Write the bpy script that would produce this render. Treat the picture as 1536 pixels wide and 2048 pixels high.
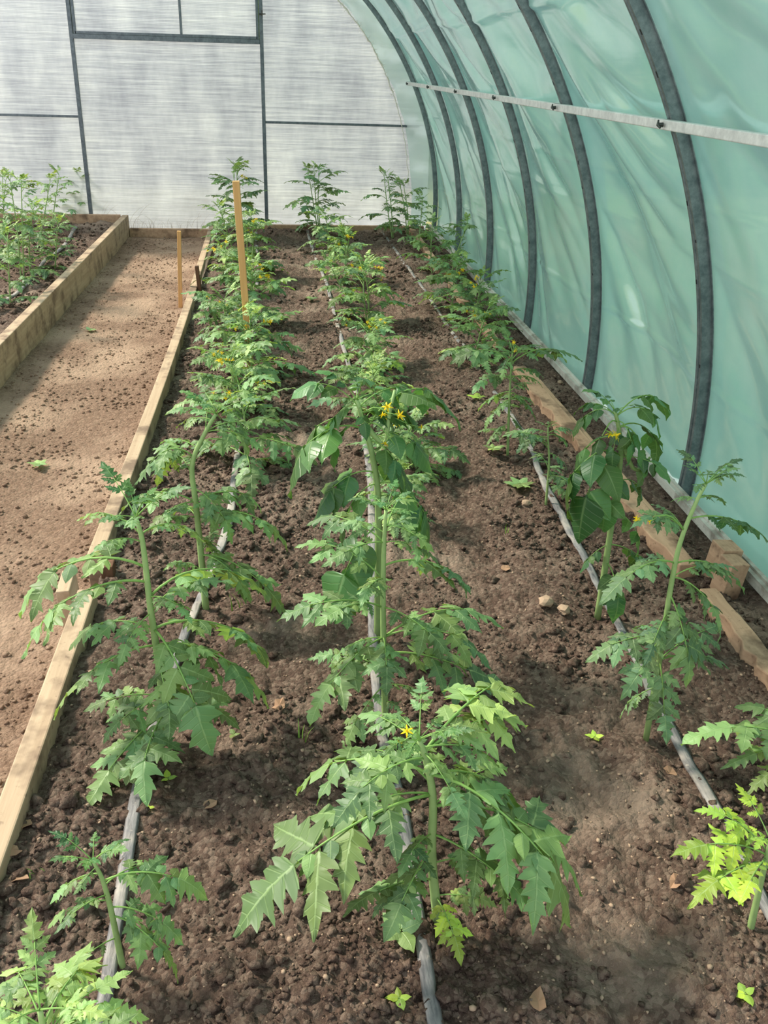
import bpy, math, random
import numpy as np
from mathutils import Vector, Matrix

scene = bpy.context.scene
for o in list(bpy.data.objects):
    bpy.data.objects.remove(o)
COL = scene.collection
random.seed(7)
PI = math.pi

# ------------------------------------------------------------------ camera
FPX, CX, CY, CAMH = 1830.0, 768.0, 1024.0, 1.40
_dy = np.array([553 - CX, 125 - CY, FPX]); _dy /= np.linalg.norm(_dy)
_nx = 659 - CX
_ny = -(_dy[0] * _nx + _dy[2] * FPX) / _dy[1]
_dz = -np.array([_nx, _ny, FPX]); _dz /= np.linalg.norm(_dz)
_dx = np.cross(_dy, _dz)
RW = np.array([_dx, _dy, _dz])              # world = RW @ cam (x right, y down, z forward)
CAM = np.array([0.0, 0.0, CAMH])
cam_data = bpy.data.cameras.new('camera')
cam = bpy.data.objects.new('camera', cam_data)
COL.objects.link(cam)
cam_data.sensor_fit = 'VERTICAL'
cam_data.sensor_height = 36.0
cam_data.lens = FPX / 2048 * 36.0
cam_data.clip_start = 0.02
M3 = Matrix(((RW[0, 0], -RW[0, 1], -RW[0, 2]), (RW[1, 0], -RW[1, 1], -RW[1, 2]), (RW[2, 0], -RW[2, 1], -RW[2, 2])))
cam.matrix_world = Matrix.Translation(Vector(CAM)) @ M3.to_4x4()
scene.camera = cam

# ------------------------------------------------------------------ world, sun, exposure
world = bpy.data.worlds.new('hazy_sky')
scene.world = world
world.use_nodes = True
wn, wl = world.node_tree.nodes, world.node_tree.links
wn.clear()
w_out = wn.new('ShaderNodeOutputWorld')
w_bg = wn.new('ShaderNodeBackground')
w_tc = wn.new('ShaderNodeTexCoord')
w_sep = wn.new('ShaderNodeSeparateXYZ')
w_ramp = wn.new('ShaderNodeValToRGB')
w_ramp.color_ramp.elements[0].position = 0.0
w_ramp.color_ramp.elements[0].color = (0.95, 0.97, 0.95, 1)
w_ramp.color_ramp.elements[1].position = 0.8
w_ramp.color_ramp.elements[1].color = (0.72, 0.84, 1.0, 1)
wl.new(w_tc.outputs['Generated'], w_sep.inputs[0])
wl.new(w_sep.outputs['Z'], w_ramp.inputs[0])
wl.new(w_ramp.outputs[0], w_bg.inputs['Color'])
wl.new(w_bg.outputs[0], w_out.inputs[0])
w_bg.inputs['Strength'].default_value = 1.15

sun_data = bpy.data.lights.new('sun_offscreen', 'SUN')
sun_data.energy = 5.0
sun_data.angle = math.radians(8)
sun_data.color = (1.0, 0.92, 0.80)
sun = bpy.data.objects.new('sun_offscreen', sun_data)
COL.objects.link(sun)
sun.location = (-4, 5, 8)
SUNDIR = Vector((-0.62, 0.36, 0.70)).normalized()
sun.rotation_euler = SUNDIR.to_track_quat('Z', 'Y').to_euler()

vs = scene.view_settings
vs.view_transform = 'Standard'
vs.look = 'None'
vs.gamma = 1.0
vs.exposure = 0.5
vs.use_curve_mapping = False

# ------------------------------------------------------------------ helpers
def ray(px, py): return RW @ np.array([px - CX, py - CY, FPX])
def gpt(px, py, z=0.0):
    d = ray(px, py); return Vector(CAM + d * ((z - CAMH) / d[2]))
def ypt(px, py, Y):
    d = ray(px, py); return Vector(CAM + d * (Y / d[1]))

def _hash(ix, iy, seed):
    h = (ix * 374761393 + iy * 668265263 + seed * 974634777) & 0xFFFFFFFF
    h = ((h ^ (h >> 13)) * 1274126177) & 0xFFFFFFFF
    h = h ^ (h >> 16)
    return (h & 0xFFFF) / 65535.0
def vnoise(x, y, seed=0):
    x = np.asarray(x, dtype=np.float64); y = np.asarray(y, dtype=np.float64)
    ix = np.floor(x).astype(np.int64); iy = np.floor(y).astype(np.int64)
    fx = x - ix; fy = y - iy
    fx = fx * fx * (3 - 2 * fx); fy = fy * fy * (3 - 2 * fy)
    a = _hash(ix, iy, seed); b = _hash(ix + 1, iy, seed); c = _hash(ix, iy + 1, seed); d = _hash(ix + 1, iy + 1, seed)
    return (a * (1 - fx) + b * fx) * (1 - fy) + (c * (1 - fx) + d * fx) * fy - 0.5

def tag(o, label=None, cat=None, group=None, kind=None):
    if label: o['label'] = label
    if cat: o['category'] = cat
    if group: o['group'] = group
    if kind: o['kind'] = kind
    return o
def mesh_obj(name, verts, faces, mat, parent=None, smooth=False):
    me = bpy.data.meshes.new(name)
    me.from_pydata([tuple(v) for v in verts], [], faces)
    me.update()
    if mat: me.materials.append(mat)
    if smooth: me.polygons.foreach_set('use_smooth', [True] * len(me.polygons))
    o = bpy.data.objects.new(name, me)
    COL.objects.link(o)
    if parent: o.parent = parent
    return o
def empty(name, loc=(0, 0, 0)):
    o = bpy.data.objects.new(name, None)
    o.empty_display_size = 0.05
    COL.objects.link(o); o.location = loc
    return o
def link_copy(name, me, parent=None):
    o = bpy.data.objects.new(name, me)
    COL.objects.link(o)
    if parent: o.parent = parent
    return o
def box_geo(c, half, ax=None):
    """bevel-less box about c with half sizes and axes -> verts, faces"""
    ax = ax or (Vector((1, 0, 0)), Vector((0, 1, 0)), Vector((0, 0, 1)))
    v = []
    for sx in (-1, 1):
        for sy in (-1, 1):
            for sz in (-1, 1):
                v.append(Vector(c) + ax[0] * half[0] * sx + ax[1] * half[1] * sy + ax[2] * half[2] * sz)
    f = [(0, 1, 3, 2), (4, 6, 7, 5), (0, 4, 5, 1), (2, 3, 7, 6), (0, 2, 6, 4), (1, 5, 7, 3)]
    return v, f
def add_bevel(o, w=0.004, seg=2):
    m = o.modifiers.new('bevel', 'BEVEL'); m.width = w; m.segments = seg; m.limit_method = 'ANGLE'
    return o
def tube_geo(pts, rads, n=6):
    pts = [Vector(p) for p in pts]
    V, F = [], []
    prev = None
    for i, p in enumerate(pts):
        t = (pts[min(i + 1, len(pts) - 1)] - pts[max(i - 1, 0)])
        t = t.normalized() if t.length > 1e-9 else Vector((0, 0, 1))
        if prev is None:
            a = t.orthogonal().normalized()
        else:
            a = (prev - t * prev.dot(t))
            a = a.normalized() if a.length > 1e-6 else t.orthogonal().normalized()
        prev = a
        b = t.cross(a)
        for k in range(n):
            an = 2 * PI * k / n
            V.append(p + (a * math.cos(an) + b * math.sin(an)) * rads[i])
    for i in range(len(pts) - 1):
        for k in range(n):
            k2 = (k + 1) % n
            F.append((i * n + k, i * n + k2, (i + 1) * n + k2, (i + 1) * n + k))
    F.append(tuple(reversed(range(n))))
    F.append(tuple((len(pts) - 1) * n + k for k in range(n)))
    return V, F
def merge(parts):
    V, F = [], []
    for v, f in parts:
        b = len(V); V.extend(v); F.extend(tuple(i + b for i in q) for q in f)
    return V, F
def smooth_path(pts, n):
    """Catmull-Rom resample"""
    pts = [Vector(p) for p in pts]
    if len(pts) == 2:
        return [pts[0].lerp(pts[1], i / (n - 1)) for i in range(n)]
    P = [pts[0] * 2 - pts[1]] + pts + [pts[-1] * 2 - pts[-2]]
    out = []
    m = len(pts) - 1
    for i in range(n):
        u = i / (n - 1) * m
        k = min(int(u), m - 1); t = u - k
        p0, p1, p2, p3 = P[k], P[k + 1], P[k + 2], P[k + 3]
        out.append(0.5 * ((2 * p1) + (p2 - p0) * t + (2 * p0 - 5 * p1 + 4 * p2 - p3) * t * t + (3 * p1 - p0 - 3 * p2 + p3) * t ** 3))
    return out

# ------------------------------------------------------------------ materials
def srgb(r, g, b):
    f = lambda c: c / 12.92 if c <= 0.04045 else ((c + 0.055) / 1.055) ** 2.4
    return (f(r / 255), f(g / 255), f(b / 255), 1)
class NT:
    def __init__(s, name):
        s.m = bpy.data.materials.new(name); s.m.use_nodes = True
        s.n = s.m.node_tree.nodes; s.l = s.m.node_tree.links
        s.n.clear(); s.out = s.n.new('ShaderNodeOutputMaterial')
    def node(s, t, **kw):
        nd = s.n.new(t)
        for k, v in kw.items():
            if k in nd.inputs.keys(): nd.inputs[k].default_value = v
            else: setattr(nd, k, v)
        return nd
    def link(s, a, b): s.l.new(a, b)
    def coord(s, scale=(1, 1, 1), kind='Object'):
        tc = s.node('ShaderNodeTexCoord'); mp = s.node('ShaderNodeMapping')
        mp.inputs['Scale'].default_value = scale
        s.link(tc.outputs[kind], mp.inputs[0]); return mp.outputs[0]
    def noise(s, vec, scale, detail=4, rough=0.6):
        nd = s.node('ShaderNodeTexNoise'); nd.inputs['Scale'].default_value = scale
        nd.inputs['Detail'].default_value = detail; nd.inputs['Roughness'].default_value = rough
        if vec: s.link(vec, nd.inputs['Vector'])
        return nd.outputs[0]
    def ramp(s, fac, stops):
        r = s.node('ShaderNodeValToRGB'); e = r.color_ramp.elements
        while len(e) < len(stops): e.new(0.5)
        for el, (p, c) in zip(e, stops): el.position = p; el.color = c
        s.link(fac, r.inputs[0]); return r.outputs[0]
    def mix(s, fac, a, b, blend='MIX'):
        m = s.node('ShaderNodeMix'); m.data_type = 'RGBA'; m.blend_type = blend
        for sock, val in ((m.inputs[0], fac), (m.inputs[6], a), (m.inputs[7], b)):
            if hasattr(val, 'links'): s.link(val, sock)
            else: sock.default_value = val
        return m.outputs[2]
    def math(s, op, a, b=0.0, c=0.0):
        m = s.node('ShaderNodeMath'); m.operation = op
        for sock, val in zip(m.inputs, (a, b, c)):
            if hasattr(val, 'links'): s.link(val, sock)
            else: sock.default_value = val
        return m.outputs[0]
    def bump(s, h, strength=0.4, dist=0.01):
        b = s.node('ShaderNodeBump'); b.inputs['Strength'].default_value = strength; b.inputs['Distance'].default_value = dist
        s.link(h, b.inputs['Height']); return b.outputs[0]
    def principled(s, color, rough=0.8, metal=0.0, normal=None, spec=0.5):
        p = s.node('ShaderNodeBsdfPrincipled')
        for k, v in (('Base Color', color), ('Roughness', rough), ('Metallic', metal), ('Specular IOR Level', spec)):
            if hasattr(v, 'links'): s.link(v, p.inputs[k])
            else: p.inputs[k].default_value = v
        if normal: s.link(normal, p.inputs['Normal'])
        return p.outputs[0]
    def done(s, sh): s.link(sh, s.out.inputs[0]); return s.m
    def mixsh(s, fac, a, b):
        m = s.node('ShaderNodeMixShader')
        if hasattr(fac, 'links'): s.link(fac, m.inputs[0])
        else: m.inputs[0].default_value = fac
        s.link(a, m.inputs[1]); s.link(b, m.inputs[2]); return m.outputs[0]

def soil_material(name, dark, mid, pale, patch_scale=2.2, bmp=1.0, pale_lo=0.56, pale_hi=0.72):
    t = NT(name); v = t.coord()
    big = t.noise(v, patch_scale, 5, 0.6); fine = t.noise(v, 60, 6, 0.7); gr = t.noise(v, 240, 4, 0.7)
    vc = t.coord(); vc.node.inputs['Location'].default_value = (7.3, 3.9, 5.1)
    tint = t.noise(vc, 47, 6, 0.7); fleck = t.noise(vc, 210, 4, 0.7)
    c = t.mix(t.ramp(tint, [(0.3, (0, 0, 0, 1)), (0.72, (1, 1, 1, 1))]), dark, mid)
    c = t.mix(t.ramp(big, [(pale_lo, (0, 0, 0, 1)), (pale_hi, (1, 1, 1, 1))]), c, pale)
    c = t.mix(t.ramp(fleck, [(0.60, (0, 0, 0, 1)), (0.74, (0.75, 0.75, 0.75, 1))]), c, pale)
    vo = t.node('ShaderNodeTexVoronoi'); vo.inputs['Scale'].default_value = 95; t.link(v, vo.inputs['Vector'])
    vo2 = t.node('ShaderNodeTexVoronoi'); vo2.inputs['Scale'].default_value = 38; t.link(v, vo2.inputs['Vector'])
    c = t.mix(t.ramp(vo.outputs['Color'], [(0.45, (0, 0, 0, 1)), (0.9, (0.45, 0.45, 0.45, 1))]), c, pale)
    h = t.math('ADD', t.math('MULTIPLY', fine, 1.0), t.math('MULTIPLY', gr, 0.5))
    h = t.math('SUBTRACT', h, t.math('ADD', t.math('MULTIPLY', vo.outputs['Distance'], 0.9), t.math('MULTIPLY', vo2.outputs['Distance'], 1.0)))
    return t.done(t.principled(c, 0.95, 0, t.bump(h, bmp, 0.012), 0.15))
M_SOIL = soil_material('bed_soil', srgb(76, 59, 50), srgb(122, 100, 86), srgb(176, 154, 134), pale_lo=.52, pale_hi=.74)
M_PATH = soil_material('path_soil', srgb(112, 88, 72), srgb(148, 120, 98), srgb(176, 148, 124), 1.6, .8, .45, .62)
M_CLOD = soil_material('clod_soil', srgb(78, 61, 52), srgb(124, 102, 88), srgb(172, 150, 130), 4)

def wood_material(name, a, b, c, axis_scale=(40, 2.0, 40), dirt=True, bump=0.35):
    t = NT(name); v = t.coord(axis_scale); v2 = t.coord()
    gr = t.noise(v, 1.0, 6, 0.65); bl = t.noise(v2, 7, 4, 0.6); sp = t.noise(v2, 55, 3, 0.6)
    col = t.mix(t.ramp(gr, [(0.3, (0, 0, 0, 1)), (0.7, (1, 1, 1, 1))]), a, b)
    if dirt:
        col = t.mix(t.ramp(bl, [(0.48, (0, 0, 0, 1)), (0.64, (0.85, 0.85, 0.85, 1))]), col, c)
        col = t.mix(t.ramp(sp, [(0.62, (0, 0, 0, 1)), (0.74, (0.7, 0.7, 0.7, 1))]), col, c)
    return t.done(t.principled(col, 0.8, 0, t.bump(gr, bump, 0.004), 0.25))
M_WOOD = wood_material('weathered_board', srgb(156, 132, 106), srgb(184, 160, 132), srgb(104, 84, 68))
M_WOODR = wood_material('rough_board', srgb(158, 124, 98), srgb(190, 156, 126), srgb(92, 70, 54))
M_STAKE = wood_material('fresh_stake', srgb(196, 146, 92), srgb(216, 168, 112), srgb(150, 104, 64), (60, 60, 3), False)
M_DARKW = wood_material('dark_peg', srgb(84, 58, 42), srgb(112, 80, 58), srgb(50, 36, 28), (50, 50, 4))
M_GREYW = wood_material('grey_batten', srgb(168, 164, 152), srgb(204, 200, 188), srgb(120, 112, 100), (50, 2, 50))
M_TAPE = wood_material('drip_tape_plastic', srgb(74, 74, 76), srgb(150, 146, 142), srgb(170, 160, 148), (90, 14, 60), True, 0.8)

def metal_material(name, a, b, rough=0.45, metal=0.75):
    t = NT(name); v = t.coord()
    n1 = t.noise(v, 30, 5, 0.7); n2 = t.noise(v, 140, 3, 0.6)
    col = t.mix(t.ramp(n1, [(0.35, (0, 0, 0, 1)), (0.68, (1, 1, 1, 1))]), a, b)
    return t.done(t.principled(col, rough, metal, t.bump(n2, 0.15, 0.002)))
M_RIB = metal_material('galvanised_rib', srgb(92, 104, 106), srgb(132, 142, 142), 0.5, 0.6)
M_BAR = metal_material('galvanised_bar', srgb(182, 182, 178), srgb(214, 214, 208), 0.5, 0.3)
M_POST = metal_material('grey_frame', srgb(84, 90, 96), srgb(112, 118, 122), 0.5, 0.4)
M_BOLT = metal_material('dark_bolt', srgb(60, 60, 58), srgb(96, 94, 90), 0.4, 0.8)
M_HOLE = metal_material('dark_slot', srgb(18, 20, 20), srgb(28, 30, 30), 0.9, 0.0)

def film_material(name, tint, transp, gloss_rough=0.22):
    t = NT(name); v = t.coord()
    dust = t.noise(v, 1.4, 6, 0.65); st = t.noise(t.coord((1.0, 1.0, 9.0)), 2.0, 5, 0.6)
    col = t.mix(t.ramp(dust, [(0.35, (0, 0, 0, 1)), (0.7, (0.5, 0.5, 0.5, 1))]), tint, srgb(196, 226, 214))
    nb = t.bump(st, 0.05, 0.02)
    tr = t.node('ShaderNodeBsdfTranslucent'); t.link(col, tr.inputs[0])
    df = t.node('ShaderNodeBsdfDiffuse'); t.link(col, df.inputs[0])
    gl = t.node('ShaderNodeBsdfGlossy'); gl.inputs['Roughness'].default_value = gloss_rough
    tp = t.node('ShaderNodeBsdfTransparent'); tp.inputs[0].default_value = (0.85, 0.97, 0.92, 1)
    lw = t.node('ShaderNodeLayerWeight'); lw.inputs[0].default_value = 0.5
    t.link(nb, lw.inputs['Normal'])
    for nd in (tr, df, gl): t.link(nb, nd.inputs['Normal'])
    s = t.mixsh(0.40, tr.outputs[0], df.outputs[0])
    s = t.mixsh(transp, s, tp.outputs[0])
    s = t.mixsh(t.math('MULTIPLY_ADD', t.math('POWER', lw.outputs['Facing'], 3.0), 0.80, 0.15), s, gl.outputs[0])
    return t.done(s)
M_FILM = film_material('green_film', srgb(146, 202, 188), 0.08, 0.14)
M_FILMEDGE = film_material('film_flap', srgb(206, 224, 222), 0.35)

def polycarb():
    t = NT('polycarbonate_sheet')
    v = t.coord((0.5, 1, 26)); v2 = t.coord((2.2, 1, 0.9)); v3 = t.coord((4.0, 1, 120))
    streak = t.noise(v, 2.0, 6, 0.7); blot = t.noise(v2, 1.3, 5, 0.6); fine = t.noise(v3, 1.0, 3, 0.6)
    wv = t.node('ShaderNodeTexWave'); wv.wave_type = 'BANDS'; wv.bands_direction = 'Z'
    t.link(t.coord(), wv.inputs[0]); wv.inputs['Scale'].default_value = 26; wv.inputs['Distortion'].default_value = 0.6
    fac = t.math('ADD', t.math('MULTIPLY', streak, 0.45), t.math('ADD', t.math('MULTIPLY', blot, 0.5), t.math('MULTIPLY', fine, 0.25)))
    col = t.ramp(fac, [(0.42, srgb(172, 174, 186)), (0.58, srgb(214, 216, 222)), (0.74, srgb(246, 247, 246))])
    col = t.mix(t.math('MULTIPLY', wv.outputs[0], 0.25), col, srgb(160, 164, 172))
    nb = t.bump(wv.outputs[0], 0.25, 0.004)
    tr = t.node('ShaderNodeBsdfTranslucent'); t.link(col, tr.inputs[0]); t.link(nb, tr.inputs['Normal'])
    df = t.node('ShaderNodeBsdfDiffuse'); t.link(col, df.inputs[0]); t.link(nb, df.inputs['Normal'])
    gl = t.node('ShaderNodeBsdfGlossy'); gl.inputs['Roughness'].default_value = 0.3; t.link(nb, gl.inputs['Normal'])
    tp = t.node('ShaderNodeBsdfTransparent')
    s = t.mixsh(0.25, tr.outputs[0], df.outputs[0])
    s = t.mixsh(t.math('MULTIPLY', t.math('SUBTRACT', 1.0, fac), 0.85), s, tp.outputs[0])
    s = t.mixsh(0.05, s, gl.outputs[0])
    return t.done(s)
M_POLY = polycarb()

def leaf_material(name, vein, rough, gain, transl):
    t = NT(name)
    oi = t.node('ShaderNodeObjectInfo'); uv = t.node('ShaderNodeUVMap'); sp = t.node('ShaderNodeSeparateXYZ')
    t.link(uv.outputs[0], sp.inputs[0])
    n = t.noise(t.coord((1, 1, 1)), 5, 4, 0.6)
    col = t.mix(0.35, oi.outputs['Color'], t.mix(n, srgb(60, 100, 56), srgb(150, 182, 112)), 'SOFT_LIGHT')
    mid = t.ramp(sp.outputs['X'], [(0.0, (1, 1, 1, 1)), (0.10, (0, 0, 0, 1))])
    side = t.math('ABSOLUTE', t.math('SUBTRACT', t.math('FRACT', t.math('MULTIPLY', sp.outputs['Y'], 7.5)), 0.5))
    sv = t.ramp(side, [(0.0, (0.55, 0.55, 0.55, 1)), (0.09, (0, 0, 0, 1))])
    vn = t.math('MAXIMUM', mid, sv)
    col = t.mix(t.math('MULTIPLY', vn, vein), col, srgb(176, 204, 138))
    h = t.math('MULTIPLY', vn, -1.0)
    nb = t.bump(h, 0.35, 0.01)
    p = t.principled(col, rough, 0, nb, 0.45)
    tr = t.node('ShaderNodeBsdfTranslucent')
    t.link(t.mix(1.0, col, (1.3, 1.25, 0.5, 1), 'MULTIPLY'), tr.inputs[0])
    return t.done(t.mixsh(transl, p, tr.outputs[0]))
M_LEAF = leaf_material('tomato_leaf', 0.5, 0.5, 1, 0.32)
M_BROAD = leaf_material('broad_leaf', 0.35, 0.38, 1, 0.34)
def plain(name, col, rough=0.6, transl=0.0):
    t = NT(name); n = t.noise(t.coord(), 40, 3)
    c = t.mix(t.ramp(n, [(0.35, (0, 0, 0, 1)), (0.7, (0.35, 0.35, 0.35, 1))]), col, (min(1, col[0] * 1.6), min(1, col[1] * 1.5), min(1, col[2] * 1.5), 1))
    p = t.principled(c, rough, 0, None, 0.35)
    if transl:
        tr = t.node('ShaderNodeBsdfTranslucent'); t.link(c, tr.inputs[0]); p = t.mixsh(transl, p, tr.outputs[0])
    return t.done(p)
M_STEM = plain('green_stem', srgb(140, 166, 104), 0.55, 0.1)
M_STEMD = plain('rachis_green', srgb(126, 164, 84), 0.55, 0.15)
M_PETAL = plain('yellow_petal', srgb(238, 200, 30), 0.5, 0.3)
M_DRY = plain('dry_leaf', srgb(150, 118, 92), 0.85, 0.1)
M_STRAW = plain('dry_grass', srgb(140, 124, 84), 0.8, 0.3)
M_LAWN = soil_material('outside_meadow', srgb(150, 150, 96), srgb(184, 178, 122), srgb(206, 198, 148), 1.0)
M_ROPE = plain('frayed_twine', srgb(226, 218, 204), 0.9, 0.2)
M_CLAY = plain('pale_clod', srgb(150, 128, 106), 0.95)

# ------------------------------------------------------------------ ground
PATHZ = -0.085
TAPE_X = [(-0.315, .26, -0.19, 3.2), ]
def soilz(x, y):
    x = np.asarray(x, float); y = np.asarray(y, float)
    z = 0.030 * vnoise(x * 3.1, y * 2.3, 3) + 0.026 * vnoise(x * 9, y * 9, 5) + 0.022 * vnoise(x * 24, y * 24, 8) + 0.013 * vnoise(x * 60, y * 60, 11)
    z = z - 0.022 * np.exp(-((x - 0.58) / 0.13) ** 2) + 0.012 * np.exp(-((x + 0.02) / 0.12) ** 2)
    return z
def pathz(x, y):
    x = np.asarray(x, float); y = np.asarray(y, float)
    return PATHZ + 0.016 * vnoise(x * 3, y * 2.2, 21) + 0.008 * vnoise(x * 12, y * 12, 22) + 0.006 * vnoise(x * 40, y * 40, 23) - 0.01 * np.exp(-((x + 1.0) / 0.22) ** 2)
def leftz(x, y):
    return 0.035 + soilz(np.asarray(x) + 7.3, np.asarray(y) + 3.1)
def grid_ground(name, x0, x1, y0, y1, nx, ny, fz, mat, ypow=1.7):
    u = np.linspace(0, 1, ny); ys = y0 + (y1 - y0) * u ** ypow
    xs = np.linspace(x0, x1, nx)
    X, Y = np.meshgrid(xs, ys); Z = fz(X, Y)
    co = np.stack([X, Y, Z], -1).reshape(-1, 3)
    i = np.arange((ny - 1) * (nx - 1)); r, c = i // (nx - 1), i % (nx - 1); a = r * nx + c
    q = np.stack([a, a + 1, a + nx + 1, a + nx], -1)
    me = bpy.data.meshes.new(name)
    me.vertices.add(len(co)); me.vertices.foreach_set('co', co.ravel())
    me.loops.add(q.size); me.loops.foreach_set('vertex_index', q.ravel())
    me.polygons.add(len(q)); me.polygons.foreach_set('loop_start', np.arange(0, q.size, 4)); me.polygons.foreach_set('loop_total', np.full(len(q), 4))
    me.update(calc_edges=True); me.materials.append(mat)
    me.polygons.foreach_set('use_smooth', [True] * len(q))
    o = bpy.data.objects.new(name, me); COL.objects.link(o); return o
tag(grid_ground('floor', -1.48, -0.53, 0.3, 9.2, 110, 340, pathz, M_PATH), kind='structure')
tag(grid_ground('bed_soil', -0.56, 1.455, 0.3, 8.93, 400, 640, soilz, M_SOIL), 'dark cloddy garden soil under the three tomato rows', 'soil', kind='stuff')
tag(grid_ground('bed_soil', -3.3, -1.42, 3.6, 8.95, 130, 160, leftz, M_SOIL), 'dark soil inside the raised bed across the path', 'soil', kind='stuff')
v, f = [(-40, 9.3, -0.12), (40, 9.3, -0.12), (40, 70, -0.12), (-40, 70, -0.12), (1.50, -4, -0.12), (40, -4, -0.12), (40, 9.3, -0.12), (1.50, 9.3, -0.12)], [(0, 1, 2, 3), (4, 5, 6, 7)]
tag(mesh_obj('meadow', v, f, M_LAWN), 'pale meadow outside beyond the translucent end wall', 'grass', kind='stuff')

n1, n2 = 90, 26; V, F = [], []  # guessed hedge outside, added so the upper end wall reads darker
for i in range(n1 + 1):
    for k in range(n2 + 1):
        x = -8 + 20 * i / n1; a = PI * k / n2
        b_ = 1 + .5 * float(vnoise(i * .45, k * .5, 91)) + .35 * float(vnoise(i * 1.1, k * 1.1, 92))
        e_ = min(1, (i + .6) / 6)
        V.append((x + .5 * float(vnoise(i * .9, k * .9, 93)), 15.2 - math.cos(a) * 1.3 * b_ * e_, -.12 + (3.1 + .9 * float(vnoise(x * .5, 2, 94))) * e_ * b_ * math.sin(a)))
for i in range(n1):
    for k in range(n2): q = i * (n2 + 1) + k; F.append((q, q + n2 + 1, q + n2 + 2, q + 1))
M_HEDGE = soil_material('hedge_foliage', srgb(66, 84, 58), srgb(96, 114, 82), srgb(128, 142, 104), 1.2)
tag(mesh_obj('hedge', V, F, M_HEDGE, None, True), 'dim grey-green hedge added outside to darken the translucent end wall', 'hedge')
# clods: real geometry, one stuff object per ground
def ico(sub):
    import bmesh
    bm = bmesh.new(); bmesh.ops.create_icosphere(bm, subdivisions=sub, radius=1.0)
    v = np.array([x.co[:] for x in bm.verts]); f = np.array([[q.index for q in p.verts] for p in bm.faces]); bm.free()
    return v, f
ICO1, ICO2 = ico(1), ico(2)
def clods(name, n, region, fz, size, mat, ico_geo, seed, dens=None, power=2.5):
    rs = np.random.RandomState(seed)
    V0, F0 = ico_geo
    x0, x1, y0, y1 = region
    x = rs.uniform(x0, x1, n); y = y0 + (y1 - y0) * rs.uniform(0, 1, n) ** power
    if dens is not None:
        keep = rs.uniform(0, 1, n) < dens(x, y); x, y = x[keep], y[keep]; n = len(x)
    s = size[0] + (size[1] - size[0]) * rs.uniform(0, 1, n) ** 3.2
    z = fz(x, y) + s * 0.25
    shapes = []
    for k in range(14):
        d = 1 + 0.5 * (rs.rand(len(V0), 1) - 0.5) * 2
        shapes.append(V0 * d * np.array([1, rs.uniform(.7, 1.1), rs.uniform(.55, .85)]))
    shapes = np.array(shapes)
    S = shapes[rs.randint(0, 14, n)]
    a = rs.uniform(0, 2 * PI, n); ca, sa = np.cos(a), np.sin(a)
    P = np.empty_like(S)
    P[..., 0] = S[..., 0] * ca[:, None] - S[..., 1] * sa[:, None]
    P[..., 1] = S[..., 0] * sa[:, None] + S[..., 1] * ca[:, None]
    P[..., 2] = S[..., 2]
    P = P * s[:, None, None] + np.stack([x, y, z], -1)[:, None, :]
    F = (F0[None] + (np.arange(n) * len(V0))[:, None, None]).reshape(-1, 3)
    co = P.reshape(-1, 3)
    me = bpy.data.meshes.new(name)
    me.vertices.add(len(co)); me.vertices.foreach_set('co', co.ravel())
    me.loops.add(F.size); me.loops.foreach_set('vertex_index', F.ravel())
    me.polygons.add(len(F)); me.polygons.foreach_set('loop_start', np.arange(0, F.size, 3)); me.polygons.foreach_set('loop_total', np.full(len(F), 3))
    me.update(calc_edges=True); me.materials.append(mat)
    o = bpy.data.objects.new(name, me); COL.objects.link(o); return o
clump = lambda x, y: np.clip(0.45 + 1.6 * vnoise(x * 4, y * 3, 31) - 0.55 * np.exp(-((x - 0.6) / 0.12) ** 2), 0.06, 1)
tag(clods('soil_crumbs', 60000, (-0.54, 1.38, 0.75, 5.5), soilz, (0.0018, 0.0095), M_CLOD, ICO1, 5, clump, 1.5), 'small dark crumbs of soil strewn over the tomato bed', 'soil', kind='stuff')
tag(clods('soil_crumbs', 5000, (-0.54, 1.38, 0.75, 5.5), soilz, (0.0015, 0.0060), M_CLAY, ICO1, 15, None, 1.4), 'tiny pale grains strewn over the tomato bed', 'soil', kind='stuff')
tag(clods('soil_clods', 9000, (-0.54, 1.38, 0.75, 8.85), soilz, (0.005, 0.021), M_CLOD, ICO2, 6, clump, 1.6), 'larger lumps of dark soil scattered over the tomato bed', 'soil', kind='stuff')
tag(clods('path_crumbs', 16000, (-1.38, -0.62, 1.4, 9.0), pathz, (0.0012, 0.0100), M_PATH, ICO1, 9, lambda x, y: np.clip(.5 + 1.8 * vnoise(x * 5, y * 3, 33), .05, 1), 1.6), 'pale brown crumbs of earth on the trodden path', 'soil', kind='stuff')
tag(clods('soil_crumbs', 3600, (-2.6, -1.48, 3.7, 8.8), leftz, (0.005, 0.020), M_CLOD, ICO1, 10, None, 1.3), 'dark crumbs of soil in the raised bed across the path', 'soil', kind='stuff')

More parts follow.
